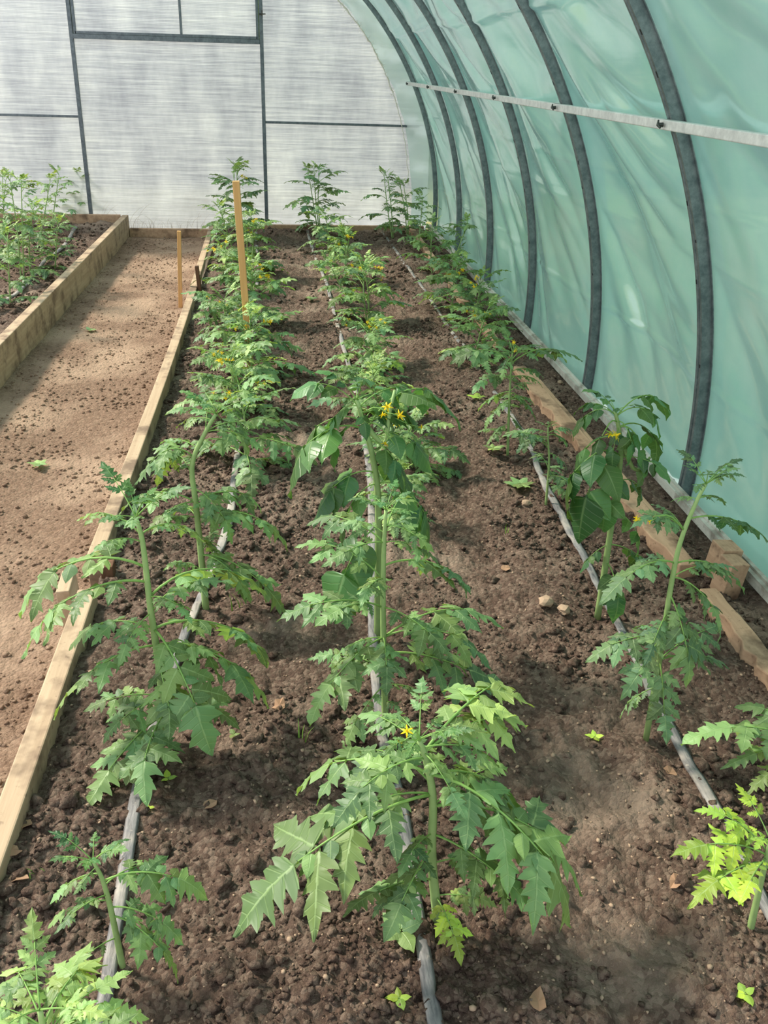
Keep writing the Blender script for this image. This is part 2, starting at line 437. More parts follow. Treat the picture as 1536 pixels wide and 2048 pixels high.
# ------------------------------------------------------------------ boards
def board(name, a, b, width, z0, z1, mat, parent=None, side=1, seed=0, rough=0.0, nseg=24, bow=0.0):
    """plank standing on edge from a to b (xy of one edge), width to +x*side"""
    rnd = random.Random(seed)
    a, b = Vector((a[0], a[1], 0)), Vector((b[0], b[1], 0))
    V, F = [], []
    for i in range(nseg + 1):
        t = i / nseg; p = a.lerp(b, t); p.x += bow * math.sin(PI * t)
        w = width * side
        r1 = rough * (rnd.random() - .5) * 2; r2 = rough * 0.3 * (rnd.random() - .5); rz = rough * 0.25 * (rnd.random() - .5)
        V += [(p.x + r1, p.y, z0), (p.x + w + r2, p.y, z0), (p.x + w + r2, p.y, z1 + rz), (p.x + r1, p.y, z1 + rz)]
    for i in range(nseg):
        o = i * 4
        for k in range(4):
            k2 = (k + 1) % 4
            F.append((o + k, o + k2, o + 4 + k2, o + 4 + k))
    F += [(3, 2, 1, 0), tuple(nseg * 4 + k for k in range(4))]
    o = mesh_obj(name, V, F, mat, parent)
    import bmesh
    bm = bmesh.new(); bm.from_mesh(o.data); bmesh.ops.recalc_face_normals(bm, faces=bm.faces); bm.to_mesh(o.data); bm.free()
    add_bevel(o, 0.004, 2)
    return o
tag(board('bed_board', (-0.598, 0.9), (-0.592, 2.30), 0.052, -0.14, 0.050, M_WOOD, seed=1, bow=0.004), 'short weathered bed board along the path, the end nearest the gap by the low peg', 'board', 'bed edging boards')
tag(board('bed_board', (-0.602, 2.49), (-0.604, 6.30), 0.048, -0.14, 0.055, M_WOOD, seed=2, bow=0.010), 'long weathered bed board along the path beside the short stake', 'board', 'bed edging boards')
tag(board('bed_board', (-0.606, 6.31), (-0.645, 8.95), 0.046, -0.14, 0.052, M_WOOD, seed=3), 'weathered bed board along the path reaching the translucent end wall', 'board', 'bed edging boards')
tag(board('bed_board', (-1.455, 3.4), (-1.445, 8.98), 0.055, -0.14, 0.102, M_WOOD, seed=4), 'tall raised bed board across the path casting shade on it', 'board', 'bed edging boards')
def cross_board(x0, x1, y, th, z0, z1, label, mat=M_WOOD):
    v, f = box_geo(((x0 + x1) / 2, y + th / 2, (z0 + z1) / 2), ((x1 - x0) / 2, th / 2, (z1 - z0) / 2))
    o = mesh_obj('end_board', v, f, mat); add_bevel(o, .004)
    return tag(o, label, 'board', 'end boards at the back wall')
cross_board(-3.3, -1.46, 8.94, 0.045, -0.1, 0.105, 'end board of the raised bed across the path under the end wall', M_WOODR)
cross_board(-1.385, -0.66, 8.93, 0.045, -0.15, -0.012, 'low board closing the far end of the path', M_WOODR)
cross_board(-0.59, 1.36, 8.92, 0.045, -0.1, 0.035, 'end board of the tomato bed under the end wall', M_WOODR)
# rough planks along the film side
RB = [((1.195, 2.36), (1.165, 4.45), 0.07, 'rough broken plank beside the leaning block along the film side', 0.014, .035),
      ((1.215, 0.9), (1.205, 2.23), 0.062, 'rough plank with ragged inner edge next to the yellow-green plant', 0.014, .03),
      ((1.165, 4.62), (1.17, 6.6), 0.05, 'rough plank half hidden by tomato leaves along the film side', 0.008, .03),
      ((1.17, 6.75), (1.20, 8.85), 0.05, 'reddish rough plank along the film side by the end wall', 0.006, .04)]
for i, (a, b, w, lab, rg, z1) in enumerate(RB):
    tag(board('rough_plank', a, b, w, -0.08, z1, M_WOODR, seed=20 + i, rough=rg, nseg=34), lab, 'plank', 'rough planks along the film')
tag(board('rough_plank', (1.262, 2.55), (1.235, 4.4), 0.03, -0.05, 0.022, M_WOODR, seed=31, rough=.003), 'thin flat lath lying behind the rough broken plank', 'plank', 'rough planks along the film')
# base batten along the film
bt = empty('base_batten', (1.40, 5, 0.03))
tag(bt, 'pale grey grooved batten along the foot of the green film', 'batten')
for (x0, z0, x1, z1) in ((1.388, 0.020, 1.404, 0.052), (1.4045, 0.028, 1.418, 0.060)):
    o = board('rail', (x0 - 1.40, 0.6 - 5), (x0 - 1.40, 8.9 - 5), x1 - x0, z0 - .03, z1 - .03, M_GREYW, bt, nseg=10)
    o.modifiers.clear()
# pegs and blocks
def peg(name, c, half, rotz, tilt, mat, label, cat='peg', group=None):
    e = mesh_obj(name, *box_geo((0, 0, half[2]), half), mat); add_bevel(e, 0.003)
    e.location = c; e.rotation_euler = (tilt[0], tilt[1], rotz)
    tag(e, label, cat, group); return e
peg('wooden_block', (1.315, 2.27, -0.02), (0.030, 0.034, 0.062), 0.15, (0.05, 0.10), M_WOODR, 'squat brown wooden block leaning by the batten, the one with a clean cut face', 'block', 'wooden blocks')
peg('wooden_block', (1.325, 2.345, -0.02), (0.034, 0.036, 0.066), 0.10, (0.04, 0.10), M_WOODR, 'squat brown wooden block leaning by the batten, behind its clean cut twin', 'block', 'wooden blocks')
peg('edge_peg', (-0.63, 2.37, -0.16), (0.019, 0.062, 0.10), 0.05, (0.0, -0.05), M_WOOD, 'flat wooden peg on the path bracing the gap in the boards')
peg('edge_peg', (-0.535, 2.455, -0.05), (0.018, 0.024, 0.048), 0.0, (0.0, 0.0), M_DARKW, 'dark stub of wood at the cut end of the long board')
b = gpt(392, 590, 0.0); peg('edge_peg', (-0.535, b.y, -0.05), (0.012, 0.02, 0.12), 0.0, (0.0, -0.06), M_DARKW, 'dark splintered peg sticking up inside the bed board')
# stakes
b = gpt(501, 740, 0.0); top = ypt(472, 362, b.y + 0.02)
def stake(b, top, w, label):
    d = (top - b); L = d.length; z = d.normalized(); x = Vector((1, 0, 0)); x = (x - z * x.dot(z)).normalized(); y = z.cross(x)
    v, f = box_geo((0, 0, L / 2 - .05), (w, w * .9, L / 2 + .05))
    o = mesh_obj('wooden_stake', v, f, M_STAKE); add_bevel(o, .002)
    o.matrix_world = Matrix.Translation(b) @ Matrix((x, y, z)).transposed().to_4x4()
    return tag(o, label, 'stake', 'wooden stakes')
stake(b, top, 0.0165, 'tall square wooden stake standing in the row beside the path board')
b = gpt(361, 612, PATHZ); b.x = min(b.x, -0.622); top = ypt(358, 462, b.y)
stake(b, top, 0.0125, 'short thin wooden stake on the path against the long board')

# ------------------------------------------------------------------ tunnel ribs, bar, film
AC, AZ, AR = -1.0, 0.2, 2.43
RIBY = [1.70, 2.90, 4.08, 5.25, 6.42, 7.62, 8.86]
TH0, TH1 = math.asin(-0.30 / AR), math.radians(97)
def rib_mesh():
    # hat profile (radial depth d outward, y along tunnel)
    prof = [(0.0, -0.020), (0.0, -0.006), (0.006, -0.004), (0.006, 0.004), (0.0, 0.006), (0.0, 0.020), (0.034, 0.020), (0.034, 0.030), (0.037, 0.030), (0.037, -0.030), (0.034, -0.030), (0.034, -0.020)]
    n = 72; V, F = [], []; m = len(prof)
    for i in range(n + 1):
        th = TH0 + (TH1 - TH0) * i / n
        for d, y in prof:
            V.append((AC + (AR + d) * math.cos(th), y, AZ + (AR + d) * math.sin(th)))
    for i in range(n):
        for k in range(m):
            k2 = (k + 1) % m
            F.append((i * m + k, (i + 1) * m + k, (i + 1) * m + k2, i * m + k2))
    F += [tuple(range(m)), tuple(reversed([n * m + k for k in range(m)]))]
    return V, F
rv, rf = rib_mesh()
rib_me = bpy.data.meshes.new('rib'); rib_me.from_pydata(rv, [], rf); rib_me.materials.append(M_RIB)
hv, hf = box_geo((0, 0, 0), (0.001, 0.0035, 0.009)); hole_me = bpy.data.meshes.new('slot'); hole_me.from_pydata([tuple(q) for q in hv], [], hf); hole_me.materials.append(M_HOLE)
ordinal = ['first', 'second', 'third', 'fourth', 'fifth', 'sixth', 'seventh', 'eighth', 'ninth', 'tenth', 'eleventh', 'twelfth']
for i, Y in enumerate(RIBY):
    e = empty('tunnel_rib', (0, Y, 0))
    k = len(RIBY) - 1 - i
    tag(e, ('curved galvanised steel rib standing against the end wall' if k == 0 else 'curved galvanised steel rib, %s before the one at the end wall' % ordinal[k - 1]), 'rib', 'steel ribs carrying the film')
    link_copy('arch', rib_me, e)
    if 1 <= i <= 3:
        rr = random.Random(i)
        for th in (8, 14, 17.5, 21, 29, 33, 36, 38.5, 41):
            a = math.radians(th + rr.uniform(-1, 1)); hh = link_copy('slot', hole_me, e)
            hh.location = (AC + (AR - 0.0002) * math.cos(a), rr.choice((-.012, .012)), AZ + (AR - 0.0002) * math.sin(a))
            hh.rotation_euler = (0, -a, 0); hh.scale = (1, 1, rr.uniform(.4, 1.3))
tb = math.asin((1.27 - AZ) / AR)
bx, bz = AC + (AR - 0.018) * math.cos(tb), AZ + (AR - 0.018) * math.sin(tb)
bar = empty('purlin_bar', (bx, 5, bz)); tag(bar, 'straight galvanised bar bolted across the curved ribs', 'bar')
# two lapped lengths of angle profile
for y0, y1 in ((0.8, 4.14), (4.10, 9.0)):
    off = 0.0 if y0 < 4 else 0.002
    V, F = box_geo((off, (y0 + y1) / 2 - 5, 0), (0.0135, (y1 - y0) / 2, 0.0145)); o = mesh_obj('length', V, F, M_BAR, bar); add_bevel(o, .003)
for Y in RIBY:
    vv = merge([tube_geo([(-0.018, 0, 0), (-0.034, 0, 0)], [0.007, 0.006], 8), tube_geo([(-0.030, -0.012, -0.008), (-0.034, 0, 0), (-0.03, 0.010, 0.012)], [0.003, .005, 0.003], 6)])
    o = mesh_obj('wing_nut', *vv, M_BOLT, bar); o.location = (0, Y - 5 - .03, 0)

def film_geo(y0, y1, ny, nth, th0, th1, R):
    ys = np.linspace(y0, y1, ny); th = np.linspace(th0, th1, nth)
    Yg, T = np.meshgrid(ys, th)
    S = T * R
    ribs = np.array([-0.7, 0.5] + RIBY)
    idx = np.clip(np.searchsorted(ribs, Yg) - 1, 0, len(ribs) - 2)
    w = (Yg - ribs[idx]) / (ribs[idx + 1] - ribs[idx]); w = np.clip(w, 0, 1)
    env = np.sin(PI * w) ** 0.7
    q = S - 0.75 * w ** 2 + 0.12 * vnoise(Yg * 1.1, S * 1.1, 60)
    d = 0.062 * vnoise(q * 2.3 + idx * 13.7, w * 0.9 + idx * 5.1, 61)
    r = vnoise(q * 4.6 + idx * 7.9, w * 1.3 + idx * 3.3, 62)
    d += 0.030 * (0.35 - np.sqrt(r * r + .004) * 1.6)
    q2 = S + 0.55 * (1 - w) ** 2
    r2 = vnoise(q2 * 5.5 + idx * 3.1, w * 1.5 + idx * 9.2, 63)
    d += 0.009 * (0.35 - np.sqrt(r2 * r2 + .006) * 1.6)
    d += 0.003 * vnoise(Yg * 6, S * 9, 64)
    d *= 1.7 * env * np.clip((S + 0.30) / 0.5, 0.15, 1)
    d += -0.012 * env                                   # slack film bellies in between the ribs
    # fold creases running the length of the sheet
    for zc, amp, wid in ((0.42, 0.007, 0.008), (1.02, 0.003, 0.01), (1.62, 0.012, 0.02), (0.86, 0.003, 0.012)):
        tc = math.asin((zc - AZ) / AR) + 0.012 * vnoise(Yg * 0.9, Yg * 0 + zc * 7, 66) * 2
        d += -amp * np.exp(-((T - tc) * R / wid) ** 2)
        if zc > 1.5: d += -0.02 * np.clip(1 - np.abs(((T - tc) * R - 0.06) / 0.09), 0, 1) * env
    Rg = R + d
    return np.stack([AC + Rg * np.cos(T), Yg, AZ + Rg * np.sin(T)], -1), ny, nth
def film_obj(name, geo, mat):
    P, ny, nth = geo
    co = P.reshape(-1, 3)
    i = np.arange((nth - 1) * (ny - 1)); r, c = i // (ny - 1), i % (ny - 1); a = r * ny + c
    q = np.stack([a, a + 1, a + ny + 1, a + ny], -1)
    me = bpy.data.meshes.new(name)
    me.vertices.add(len(co)); me.vertices.foreach_set('co', co.ravel())
    me.loops.add(q.size); me.loops.foreach_set('vertex_index', q.ravel())
    me.polygons.add(len(q)); me.polygons.foreach_set('loop_start', np.arange(0, q.size, 4)); me.polygons.foreach_set('loop_total', np.full(len(q), 4))
    me.update(calc_edges=True); me.materials.append(mat); me.polygons.foreach_set('use_smooth', [True] * len(q))
    o = bpy.data.objects.new(name, me); COL.objects.link(o); return o
tag(film_obj('wall_right', film_geo(0.4, 9.07, 620, 330, math.asin(-0.26 / AR), TH1, AR + 0.045), M_FILM), kind='structure')

# ------------------------------------------------------------------ back wall
WY = 9.06
def arch_x(z, R): return math.sqrt(max(0, R * R - (z - AZ) ** 2))
def sheet(name, x0, x1, z0, z1, parent, R=2.45, y=WY, th=0.006, mat=None):
    """panel between x0..x1, z0..z1 clipped by the arch"""
    n = 28; outl = []
    zs = [z0 + (z1 - z0) * i / n for i in range(n + 1)]
    rt = [min(x1, AC + arch_x(z, R)) for z in zs]; lf = [max(x0, AC - arch_x(z, R)) for z in zs]
    V, F = [], []
    for z, l, r in zip(zs, lf, rt):
        r = max(r, l + 1e-4); V += [(l, y, z), (r, y, z), (l, y + th, z), (r, y + th, z)]
    for i in range(n):
        a, b = i * 4, i * 4 + 4
        F += [(a, a + 1, b + 1, b), (a + 2, b + 2, b + 3, a + 3), (a, b, b + 2, a + 2), (a + 1, a + 3, b + 3, b + 1)]
    F += [(0, 2, 3, 1), (n * 4, n * 4 + 1, n * 4 + 3, n * 4 + 2)]
    return mesh_obj(name, V, F, mat or M_POLY, parent)
wall = empty('wall_back', (0, 0, 0)); tag(wall, kind='structure')
SILL = 1.555; PX1, PX2 = -1.735, -0.125
sheet('panel', AC - 2.4, PX1, -0.1, 0.925, wall); sheet('panel', AC - 2.4, PX1, 0.927, 2.5, wall)
sheet('panel', PX1 + .002, PX2, -0.1, SILL, wall); sheet('panel', PX1 + .002, PX2, 2.36, 2.6, wall)
sheet('panel', PX2 + .002, AC + 2.4, -0.1, 0.912, wall); sheet('panel', PX2 + .002, AC + 2.4, 0.914, 2.5, wall)
def bar3(name, a, b, w, d, mat, parent=None):
    a, b = Vector(a), Vector(b); ax = (b - a).normalized(); up = Vector((0, 1, 0)); s = ax.cross(up).normalized()
    o = mesh_obj(name, *box_geo((a + b) / 2, ((b - a).length / 2, w / 2, d / 2), (ax, s, up)), mat, parent); add_bevel(o, .002); return o
fr = empty('trim_1'); tag(fr, kind='structure')
for xp in (PX1, PX2):
    bar3('post', (xp, WY - .022, -0.1), (xp, WY - .022, AZ + arch_x(0, 1) + arch_x(xp - AC + AZ, 2.38) - 1), .032, .034, M_POST, fr)
bar3('crossbar', (AC - 2.25, WY - .02, 0.925), (PX1 - .016, WY - .02, 0.925), .02, .022, M_POST, fr)
bar3('crossbar', (PX2 + .016, WY - .02, 0.913), (AC + 2.29, WY - .02, 0.905), .02, .022, M_POST, fr)
bar3('sill', (PX1 + .016, WY - .024, SILL + .002), (PX2 - .016, WY - .024, SILL + .002), .036, .04, M_POST, fr)
bar3('lintel', (PX1 + .016, WY - .024, 2.35), (PX2 - .016, WY - .024, 2.35), .028, .04, M_POST, fr)
win = empty('window_1'); tag(win, kind='structure')
wx0, wx1, wz0, wz1 = PX1 + .034, PX2 - .034, SILL + .032, 2.325
xm = (wx0 + wx1) / 2 + 0.12
for a, b_, w in (((wx0, wz0), (wx1, wz0), .022), ((wx0, wz1), (wx1, wz1), .022), ((wx0, wz0 - .011), (wx0, wz1 + .011), .022), ((wx1, wz0 - .011), (wx1, wz1 + .011), .022), ((xm, wz0 + .011), (xm, wz1 - .011), .02)):
    bar3('window_frame', (a[0], WY - .03, a[1]), (b_[0], WY - .03, b_[1]), w, .024, M_POST, win)
sheet('pane', wx0, xm, wz0, wz1, win, y=WY - .012); sheet('pane', xm + .001, wx1, wz0, wz1, win, y=WY - .012)
o = mesh_obj('latch', *merge([tube_geo([(wx1 + .02, WY - .05, 1.77), (wx1 + .075, WY - .055, 1.772)], [.006, .005], 6), tube_geo([(wx1 + .045, WY - .05, 1.755), (wx1 + .045, WY - .06, 1.80)], [.005, .005], 6)]), M_BOLT, win)
# film flap over the edge of the end wall, frayed twine along it
n = 60; V, F = [], []
for i in range(n + 1):
    th = TH0 + math.radians(4) + (math.radians(70) - TH0) * i / n
    ri = 2.235 + 0.075 * min(1, max(0, i / n * 1.5)) + 0.02 * float(vnoise(i * .35, 2.2, 71))
    for k in range(5):
        r = ri + (AR + .03 - ri) * k / 4; yy = WY - .035 - .05 * (k / 4) + 0.03 * float(vnoise(i * .5, k * .8, 72))
        V.append((AC + r * math.cos(th), yy, AZ + r * math.sin(th)))
for i in range(n):
    for k in range(4): F.append((i * 5 + k, (i + 1) * 5 + k, (i + 1) * 5 + k + 1, i * 5 + k + 1))
o = mesh_obj('film_flap', V, F, M_FILMEDGE, None, True); tag(o, 'pale strip of film lapped over the edge of the end wall', 'film')
rp = []
for i in range(90):
    th = math.radians(5) + math.radians(52) * i / 89
    r = 2.225 + 0.075 * min(1, i / 60) + 0.012 * float(vnoise(i * .8, 5, 73)) - .01
    rp.append((AC + r * math.cos(th), WY - .05, AZ + r * math.sin(th)))
parts = [tube_geo(rp, [.0035 + (.005 * abs(float(vnoise(i * .9, 3, 74))) * 2 if i > 30 else 0) for i in range(90)], 5)]
rr = random.Random(4)
for i in range(150):
    p = Vector(rp[rr.randint(32, 89)]); q = p + Vector((rr.uniform(-.03, .03), rr.uniform(-.015, 0), rr.uniform(-.035, .03)))
    parts.append(tube_geo([p, (p + q) / 2 + Vector((rr.uniform(-.01, .01), 0, rr.uniform(-.01, .01))), q], [.0016, .0013, .0008], 3))
tag(mesh_obj('frayed_twine', *merge(parts), M_ROPE), 'frayed pale twine along the curved edge of the end wall', 'twine')

# ------------------------------------------------------------------ drip tapes
def tape(pts, w, zf, label, wav=0.0, n=140, th=0.004):
    P = smooth_path([Vector((x, y, 0)) for x, y in pts], n)
    V, F = [], []
    for i, p in enumerate(P):
        t = (P[min(i + 1, n - 1)] - P[max(i - 1, 0)]).normalized(); s = Vector((t.y, -t.x, 0))
        roll = 0.5 * float(vnoise(p.y * 2.1, p.x, 80)); ww = w * (1 + .25 * float(vnoise(p.y * 5, 2.1, 81)))
        zz = float(zf(p.x, p.y)) * .5 + 0.012 + 0.010 * float(vnoise(p.y * 3, 1.1, 82)) + wav * max(0, float(vnoise(p.y * 2.0, .4, 83))) * 2
        if p.y > 2.9: zz -= .006 + .020 * max(0, float(vnoise(p.y * 2.3, p.x * 3, 85)) + .15) * min(1, (p.y - 2.9))
        for a, hgt in ((-1, 0), (-.55, .75), (0, 1.0 + .6 * float(vnoise(p.y * 40, 3, 84))), (.55, .75), (1, 0), (0, -.5)):
            V.append(p + s * a * ww / 2 * math.cos(roll) + Vector((0, 0, zz + hgt * th + a * ww / 2 * math.sin(roll) * .6)))
    for i in range(n - 1):
        for k in range(6):
            k2 = (k + 1) % 6; F.append((i * 6 + k, i * 6 + k2, i * 6 + 6 + k2, i * 6 + 6 + k))
    F += [(5, 4, 3, 2, 1, 0), tuple((n - 1) * 6 + k for k in range(6))]
    return tag(mesh_obj('drip_tape', V, F, M_TAPE, None, True), label, 'hose', 'drip tapes')
tape([(-.31, .6), (-.314, 1.0), (-.326, 1.63), (-.28, 2.1), (-.245, 2.35), (-.197, 2.74), (-.19, 3.2), (-.19, 4.2), (-.16, 5.5), (-.18, 7), (-.22, 8.7)], .027, soilz, 'flat grey drip tape along the row beside the path board')
tape([(.22, .6), (.219, .956), (.223, 1.4), (.208, 1.71), (.23, 2.14), (.29, 2.8), (.318, 3.2), (.34, 4.2), (.325, 5.4), (.316, 6.5), (.263, 7.96), (.25, 8.8)], .027, soilz, 'flat grey drip tape along the middle row of tomatoes')
tape([(.86, .6), (.872, 1.115), (.90, 1.756), (.935, 2.345), (.967, 3.05), (1.011, 3.63), (1.0, 4.8), (.982, 6.5), (.966, 7.24), (.95, 8.8)], .027, soilz, 'flat grey drip tape along the row beside the green film')
lp = [gpt(px, py, .06) for px, py in ((-30, 625), (0, 605), (40, 575), (68, 548), (90, 522), (110, 508), (130, 485), (152, 453))]
tape([(q.x, q.y) for q in lp], .035, lambda x, y: .09 + 0 * x, 'wavy pale drip hose in the raised bed across the path', .02, 80, .012)

# ------------------------------------------------------------------ plants: leaflets
def leaflet_mesh(name, kind, seed, mat):
    r = random.Random(seed)
    if kind == 'lobed':
        nl = r.choice((2, 3, 3, 4)); half = r.uniform(.24, .35)
        def side():
            pts = [(0.0, .010), (.06, .013)]
            y = .08; span = r.uniform(.60, .70)
            for k in range(nl):
                f = k / nl
                wmax = half * (1 - .58 * f ** 1.2) * r.uniform(.80, 1.12)
                step = span / nl * r.uniform(.9, 1.1)
                nd = r.uniform(.42, .76)
                pts.append((y + step * .06, wmax * .52)); pts.append((y + step * .34, wmax * .78)); pts.append((y + step * .42, wmax * .74)); pts.append((y + step * .72, wmax * .94)); pts.append((y + step * 1.04, wmax * 1.06))
                pts.append((y + step * .98, wmax * nd))
                y += step
            w0 = pts[-1][1]
            pts += [(y + (1 - y) * .3, w0 * .82), (y + (1 - y) * .62, w0 * .46), (1.0, .002)]
            return pts
    elif kind == 'round':
        half = r.uniform(.30, .38)
        def side():
            return [(0.0, .012), (.07, .014), (.12, half * .55), (.24, half * .92), (.40, half * r.uniform(.95, 1.03)), (.55, half * .9), (.60, half * .80), (.72, half * .62), (.86, half * .30), (1.0, .003)]
    else:   # broad potato-leaf
        half = r.uniform(.30, .37)
        def side():
            return [(0.0, .012), (.05, .014), (.08, half * .55), (.16, half * .88), (.30, half * 1.04), (.45, half * r.uniform(.94, 1.0)), (.60, half * .80), (.74, half * .54), (.87, half * .26), (.95, half * .09), (1.0, .002)]
    droop = r.uniform(.12, .45) if kind != 'broad' else r.uniform(.22, .62)
    fold = r.uniform(-.05, .30); wave = r.uniform(.015, .05); ph = r.uniform(0, 6); twist = r.uniform(-.35, .35); bend = r.uniform(-.10, .10)
    V, F, UV = [], [], []
    def shape(x, y, s):
        z = fold * abs(x) - .55 * abs(x) ** 2 * 2.0 + wave * s * math.sin(y * 15 + ph + (2 if x > 0 else 0)) - .018 * math.sin(PI * s) * (1 if s < 1 else 0)
        z += twist * x * y
        # longitudinal droop as an arc
        if abs(droop) > 1e-3:
            a = droop * 1.7 * y; yy = math.sin(a) / (droop * 1.7) ; zz = -(1 - math.cos(a)) / (droop * 1.7)
        else: yy, zz = y, 0
        ca, sa = math.cos(droop * 1.7 * y), math.sin(droop * 1.7 * y)
        return (x + bend * y * y, yy + z * sa, zz + z * ca)
    for sgn in (-1, 1):
        pts = side(); base = len(V); last = -1
        for (y, w) in pts:
            ym = max(last + .008, y - .55 * w, 0) if y < .999 else 1.0
            last = ym
            for s in (0, .5, 1.0):
                x = sgn * w * s; yy = ym + (y - ym) * s
                V.append(shape(x, yy, s)); UV.append((s, ym))
        m = len(pts)
        for i in range(m - 1):
            for k in range(2):
                a = base + i * 3 + k; q = (a, a + 1, a + 4, a + 3)
                F.append(q if sgn > 0 else tuple(reversed(q)))
    me = bpy.data.meshes.new(name); me.from_pydata(V, [], F); me.materials.append(mat)
    uvl = me.uv_layers.new(name='UVMap')
    idx = np.zeros(len(me.loops), dtype=np.int32); me.loops.foreach_get('vertex_index', idx)
    uvl.data.foreach_set('uv', np.array(UV)[idx].ravel())
    me.polygons.foreach_set('use_smooth', [True] * len(me.polygons)); me.update()
    return me
LOBED = [leaflet_mesh('leaflet', 'lobed', 100 + i, M_LEAF) for i in range(14)]
ROUND = [leaflet_mesh('leaflet', 'round', 200 + i, M_LEAF) for i in range(6)]
BROAD = [leaflet_mesh('leaflet', 'broad', 300 + i, M_BROAD) for i in range(9)]

def flower_mesh(seed):
    r = random.Random(seed); V, F = [], []
    for k in range(6):
        a = 2 * PI * k / 6 + r.uniform(-.1, .1); ca, sa = math.cos(a), math.sin(a); up = r.uniform(-.6, .2)
        b = len(V)
        for (rad, w, z) in ((.12, .10, 0), (.5, .16, .02), (.85, .09, up * .35), (1.1, .0, up * .7)):
            for s in (-1, 1): V.append((ca * rad - sa * w * s, sa * rad + ca * w * s, z))
        for i in range(3): F.append((b + i * 2, b + i * 2 + 1, b + i * 2 + 3, b + i * 2 + 2))
    b = len(V)
    v, f = tube_geo([(0, 0, -.05), (0, 0, .35), (0, 0, .75)], [.17, .15, .03], 6)
    V += [tuple(q) for q in v]; F += [tuple(i + b for i in q) for q in f]
    me = bpy.data.meshes.new('flower'); me.from_pydata(V, [], F); me.materials.append(M_PETAL); return me
FLOWERS = [flower_mesh(i) for i in range(4)]

def lcol(r, tone):
    base = {'mid': (114, 138, 90), 'deep': (84, 118, 70), 'pale': (144, 164, 106), 'lime': (166, 188, 80), 'blue': (114, 138, 100)}[tone]
    k = r.uniform(.84, 1.26); h = r.uniform(-8, 8)
    return srgb(min(255, base[0] * k + h), min(255, base[1] * k), min(255, base[2] * k - h))

def make_leaf(plant, A, T, r, kind='lobed', tone='mid', arch=0.25, density=1.0, young=False, scale=1.0, name='leaf'):
    """compound leaf from A to T (plant space): a rachis mesh with leaflets as sub-parts"""
    A, T = Vector(A), Vector(T)
    lim = 1.33 - plant.location.x
    if T.x > lim and plant.location.y > 3.2: T.x = lim
    chord = T - A; L = chord.length
    ctrl = A + chord * 0.42 + Vector((0, 0, arch * L))
    bez = lambda t: A * (1 - t) ** 2 + ctrl * 2 * t * (1 - t) + T * t * t
    tend = 0.70 if kind != 'broad' else 0.66
    n = 8
    pts = [bez(tend * i / (n - 1)) for i in range(n)]
    r0 = 0.0085 * min(L, .32) + .0006
    V, F = tube_geo(pts, [r0 * (1 - .62 * i / (n - 1)) for i in range(n)], 5)
    leaf = mesh_obj(name, V, F, M_STEMD, plant, True)
    roll = r.uniform(-.35, .35)
    arc = L * (1 + .5 * arch * arch)
    def frame(t):
        tg = ((ctrl - A) * (1 - t) + (T - ctrl) * t).normalized()
        s = tg.cross(Vector((0, 0, 1)))
        s = s.normalized() if s.length > 1e-3 else Vector((1, 0, 0))
        nn = s.cross(tg)
        c, sn = math.cos(roll), math.sin(roll)
        return tg, s * c + nn * sn, nn * c - s * sn
    def put(t, ang, ln, droop, meshes, wr=1.0):
        tg, s, nn = frame(t)
        d = tg * math.cos(ang) + s * math.sin(ang) + Vector((0, 0, -droop)) + Vector((r.uniform(-.12, .12), r.uniform(-.12, .12), r.uniform(-.1, .1)))
        d.normalize()
        up = nn + Vector((r.uniform(-.3, .3), r.uniform(-.3, .3), .4 + r.uniform(-.1, .2)))
        x = d.cross(up).normalized(); z = x.cross(d)
        o = link_copy('leaflet', r.choice(meshes), leaf)
        m = Matrix((x, d, z)).transposed()
        o.matrix_basis = Matrix.Translation(bez(t)) @ m.to_4x4() @ Matrix.Diagonal((ln * wr, ln, ln, 1))
        o.color = lcol(r, tone)
    if kind == 'broad':
        put(tend, 0, arc * .42 * scale, .25, BROAD, r.uniform(.9, 1.1))
        for t in ((.40, .62) if L > .10 else (.5,)):
            for sg in (-1, 1):
                if r.random() < .82 * density: put(t + r.uniform(-.03, .03), sg * r.uniform(.8, 1.2), arc * r.uniform(.24, .33) * scale, r.uniform(.1, .4), BROAD, r.uniform(.85, 1.1))
        return leaf
    put(tend, 0, arc * r.uniform(.36, .42) * scale, .06, LOBED, r.uniform(.9, 1.15))
    if young:
        for t in (.45, .62):
            for sg in (-1, 1): put(t, sg * r.uniform(.6, 1.0), arc * r.uniform(.2, .3) * scale, 0, LOBED)
        return leaf
    for t, ln in ((.26, .22), (.44, .30), (.62, .30)):
        for sg in (-1, 1):
            if r.random() < .94 * density: put(t + r.uniform(-.025, .025), sg * r.uniform(.85, 1.25), arc * ln * r.uniform(.85, 1.2) * scale, r.uniform(0, .35), LOBED, r.uniform(.9, 1.2))
    for t in (.38, .54, .66):
        for sg in (-1, 1):
            if r.random() < .8 * density: put(t + r.uniform(-.02, .02), sg * r.uniform(.9, 1.4), arc * r.uniform(.09, .16) * scale, .1, ROUND)
    return leaf

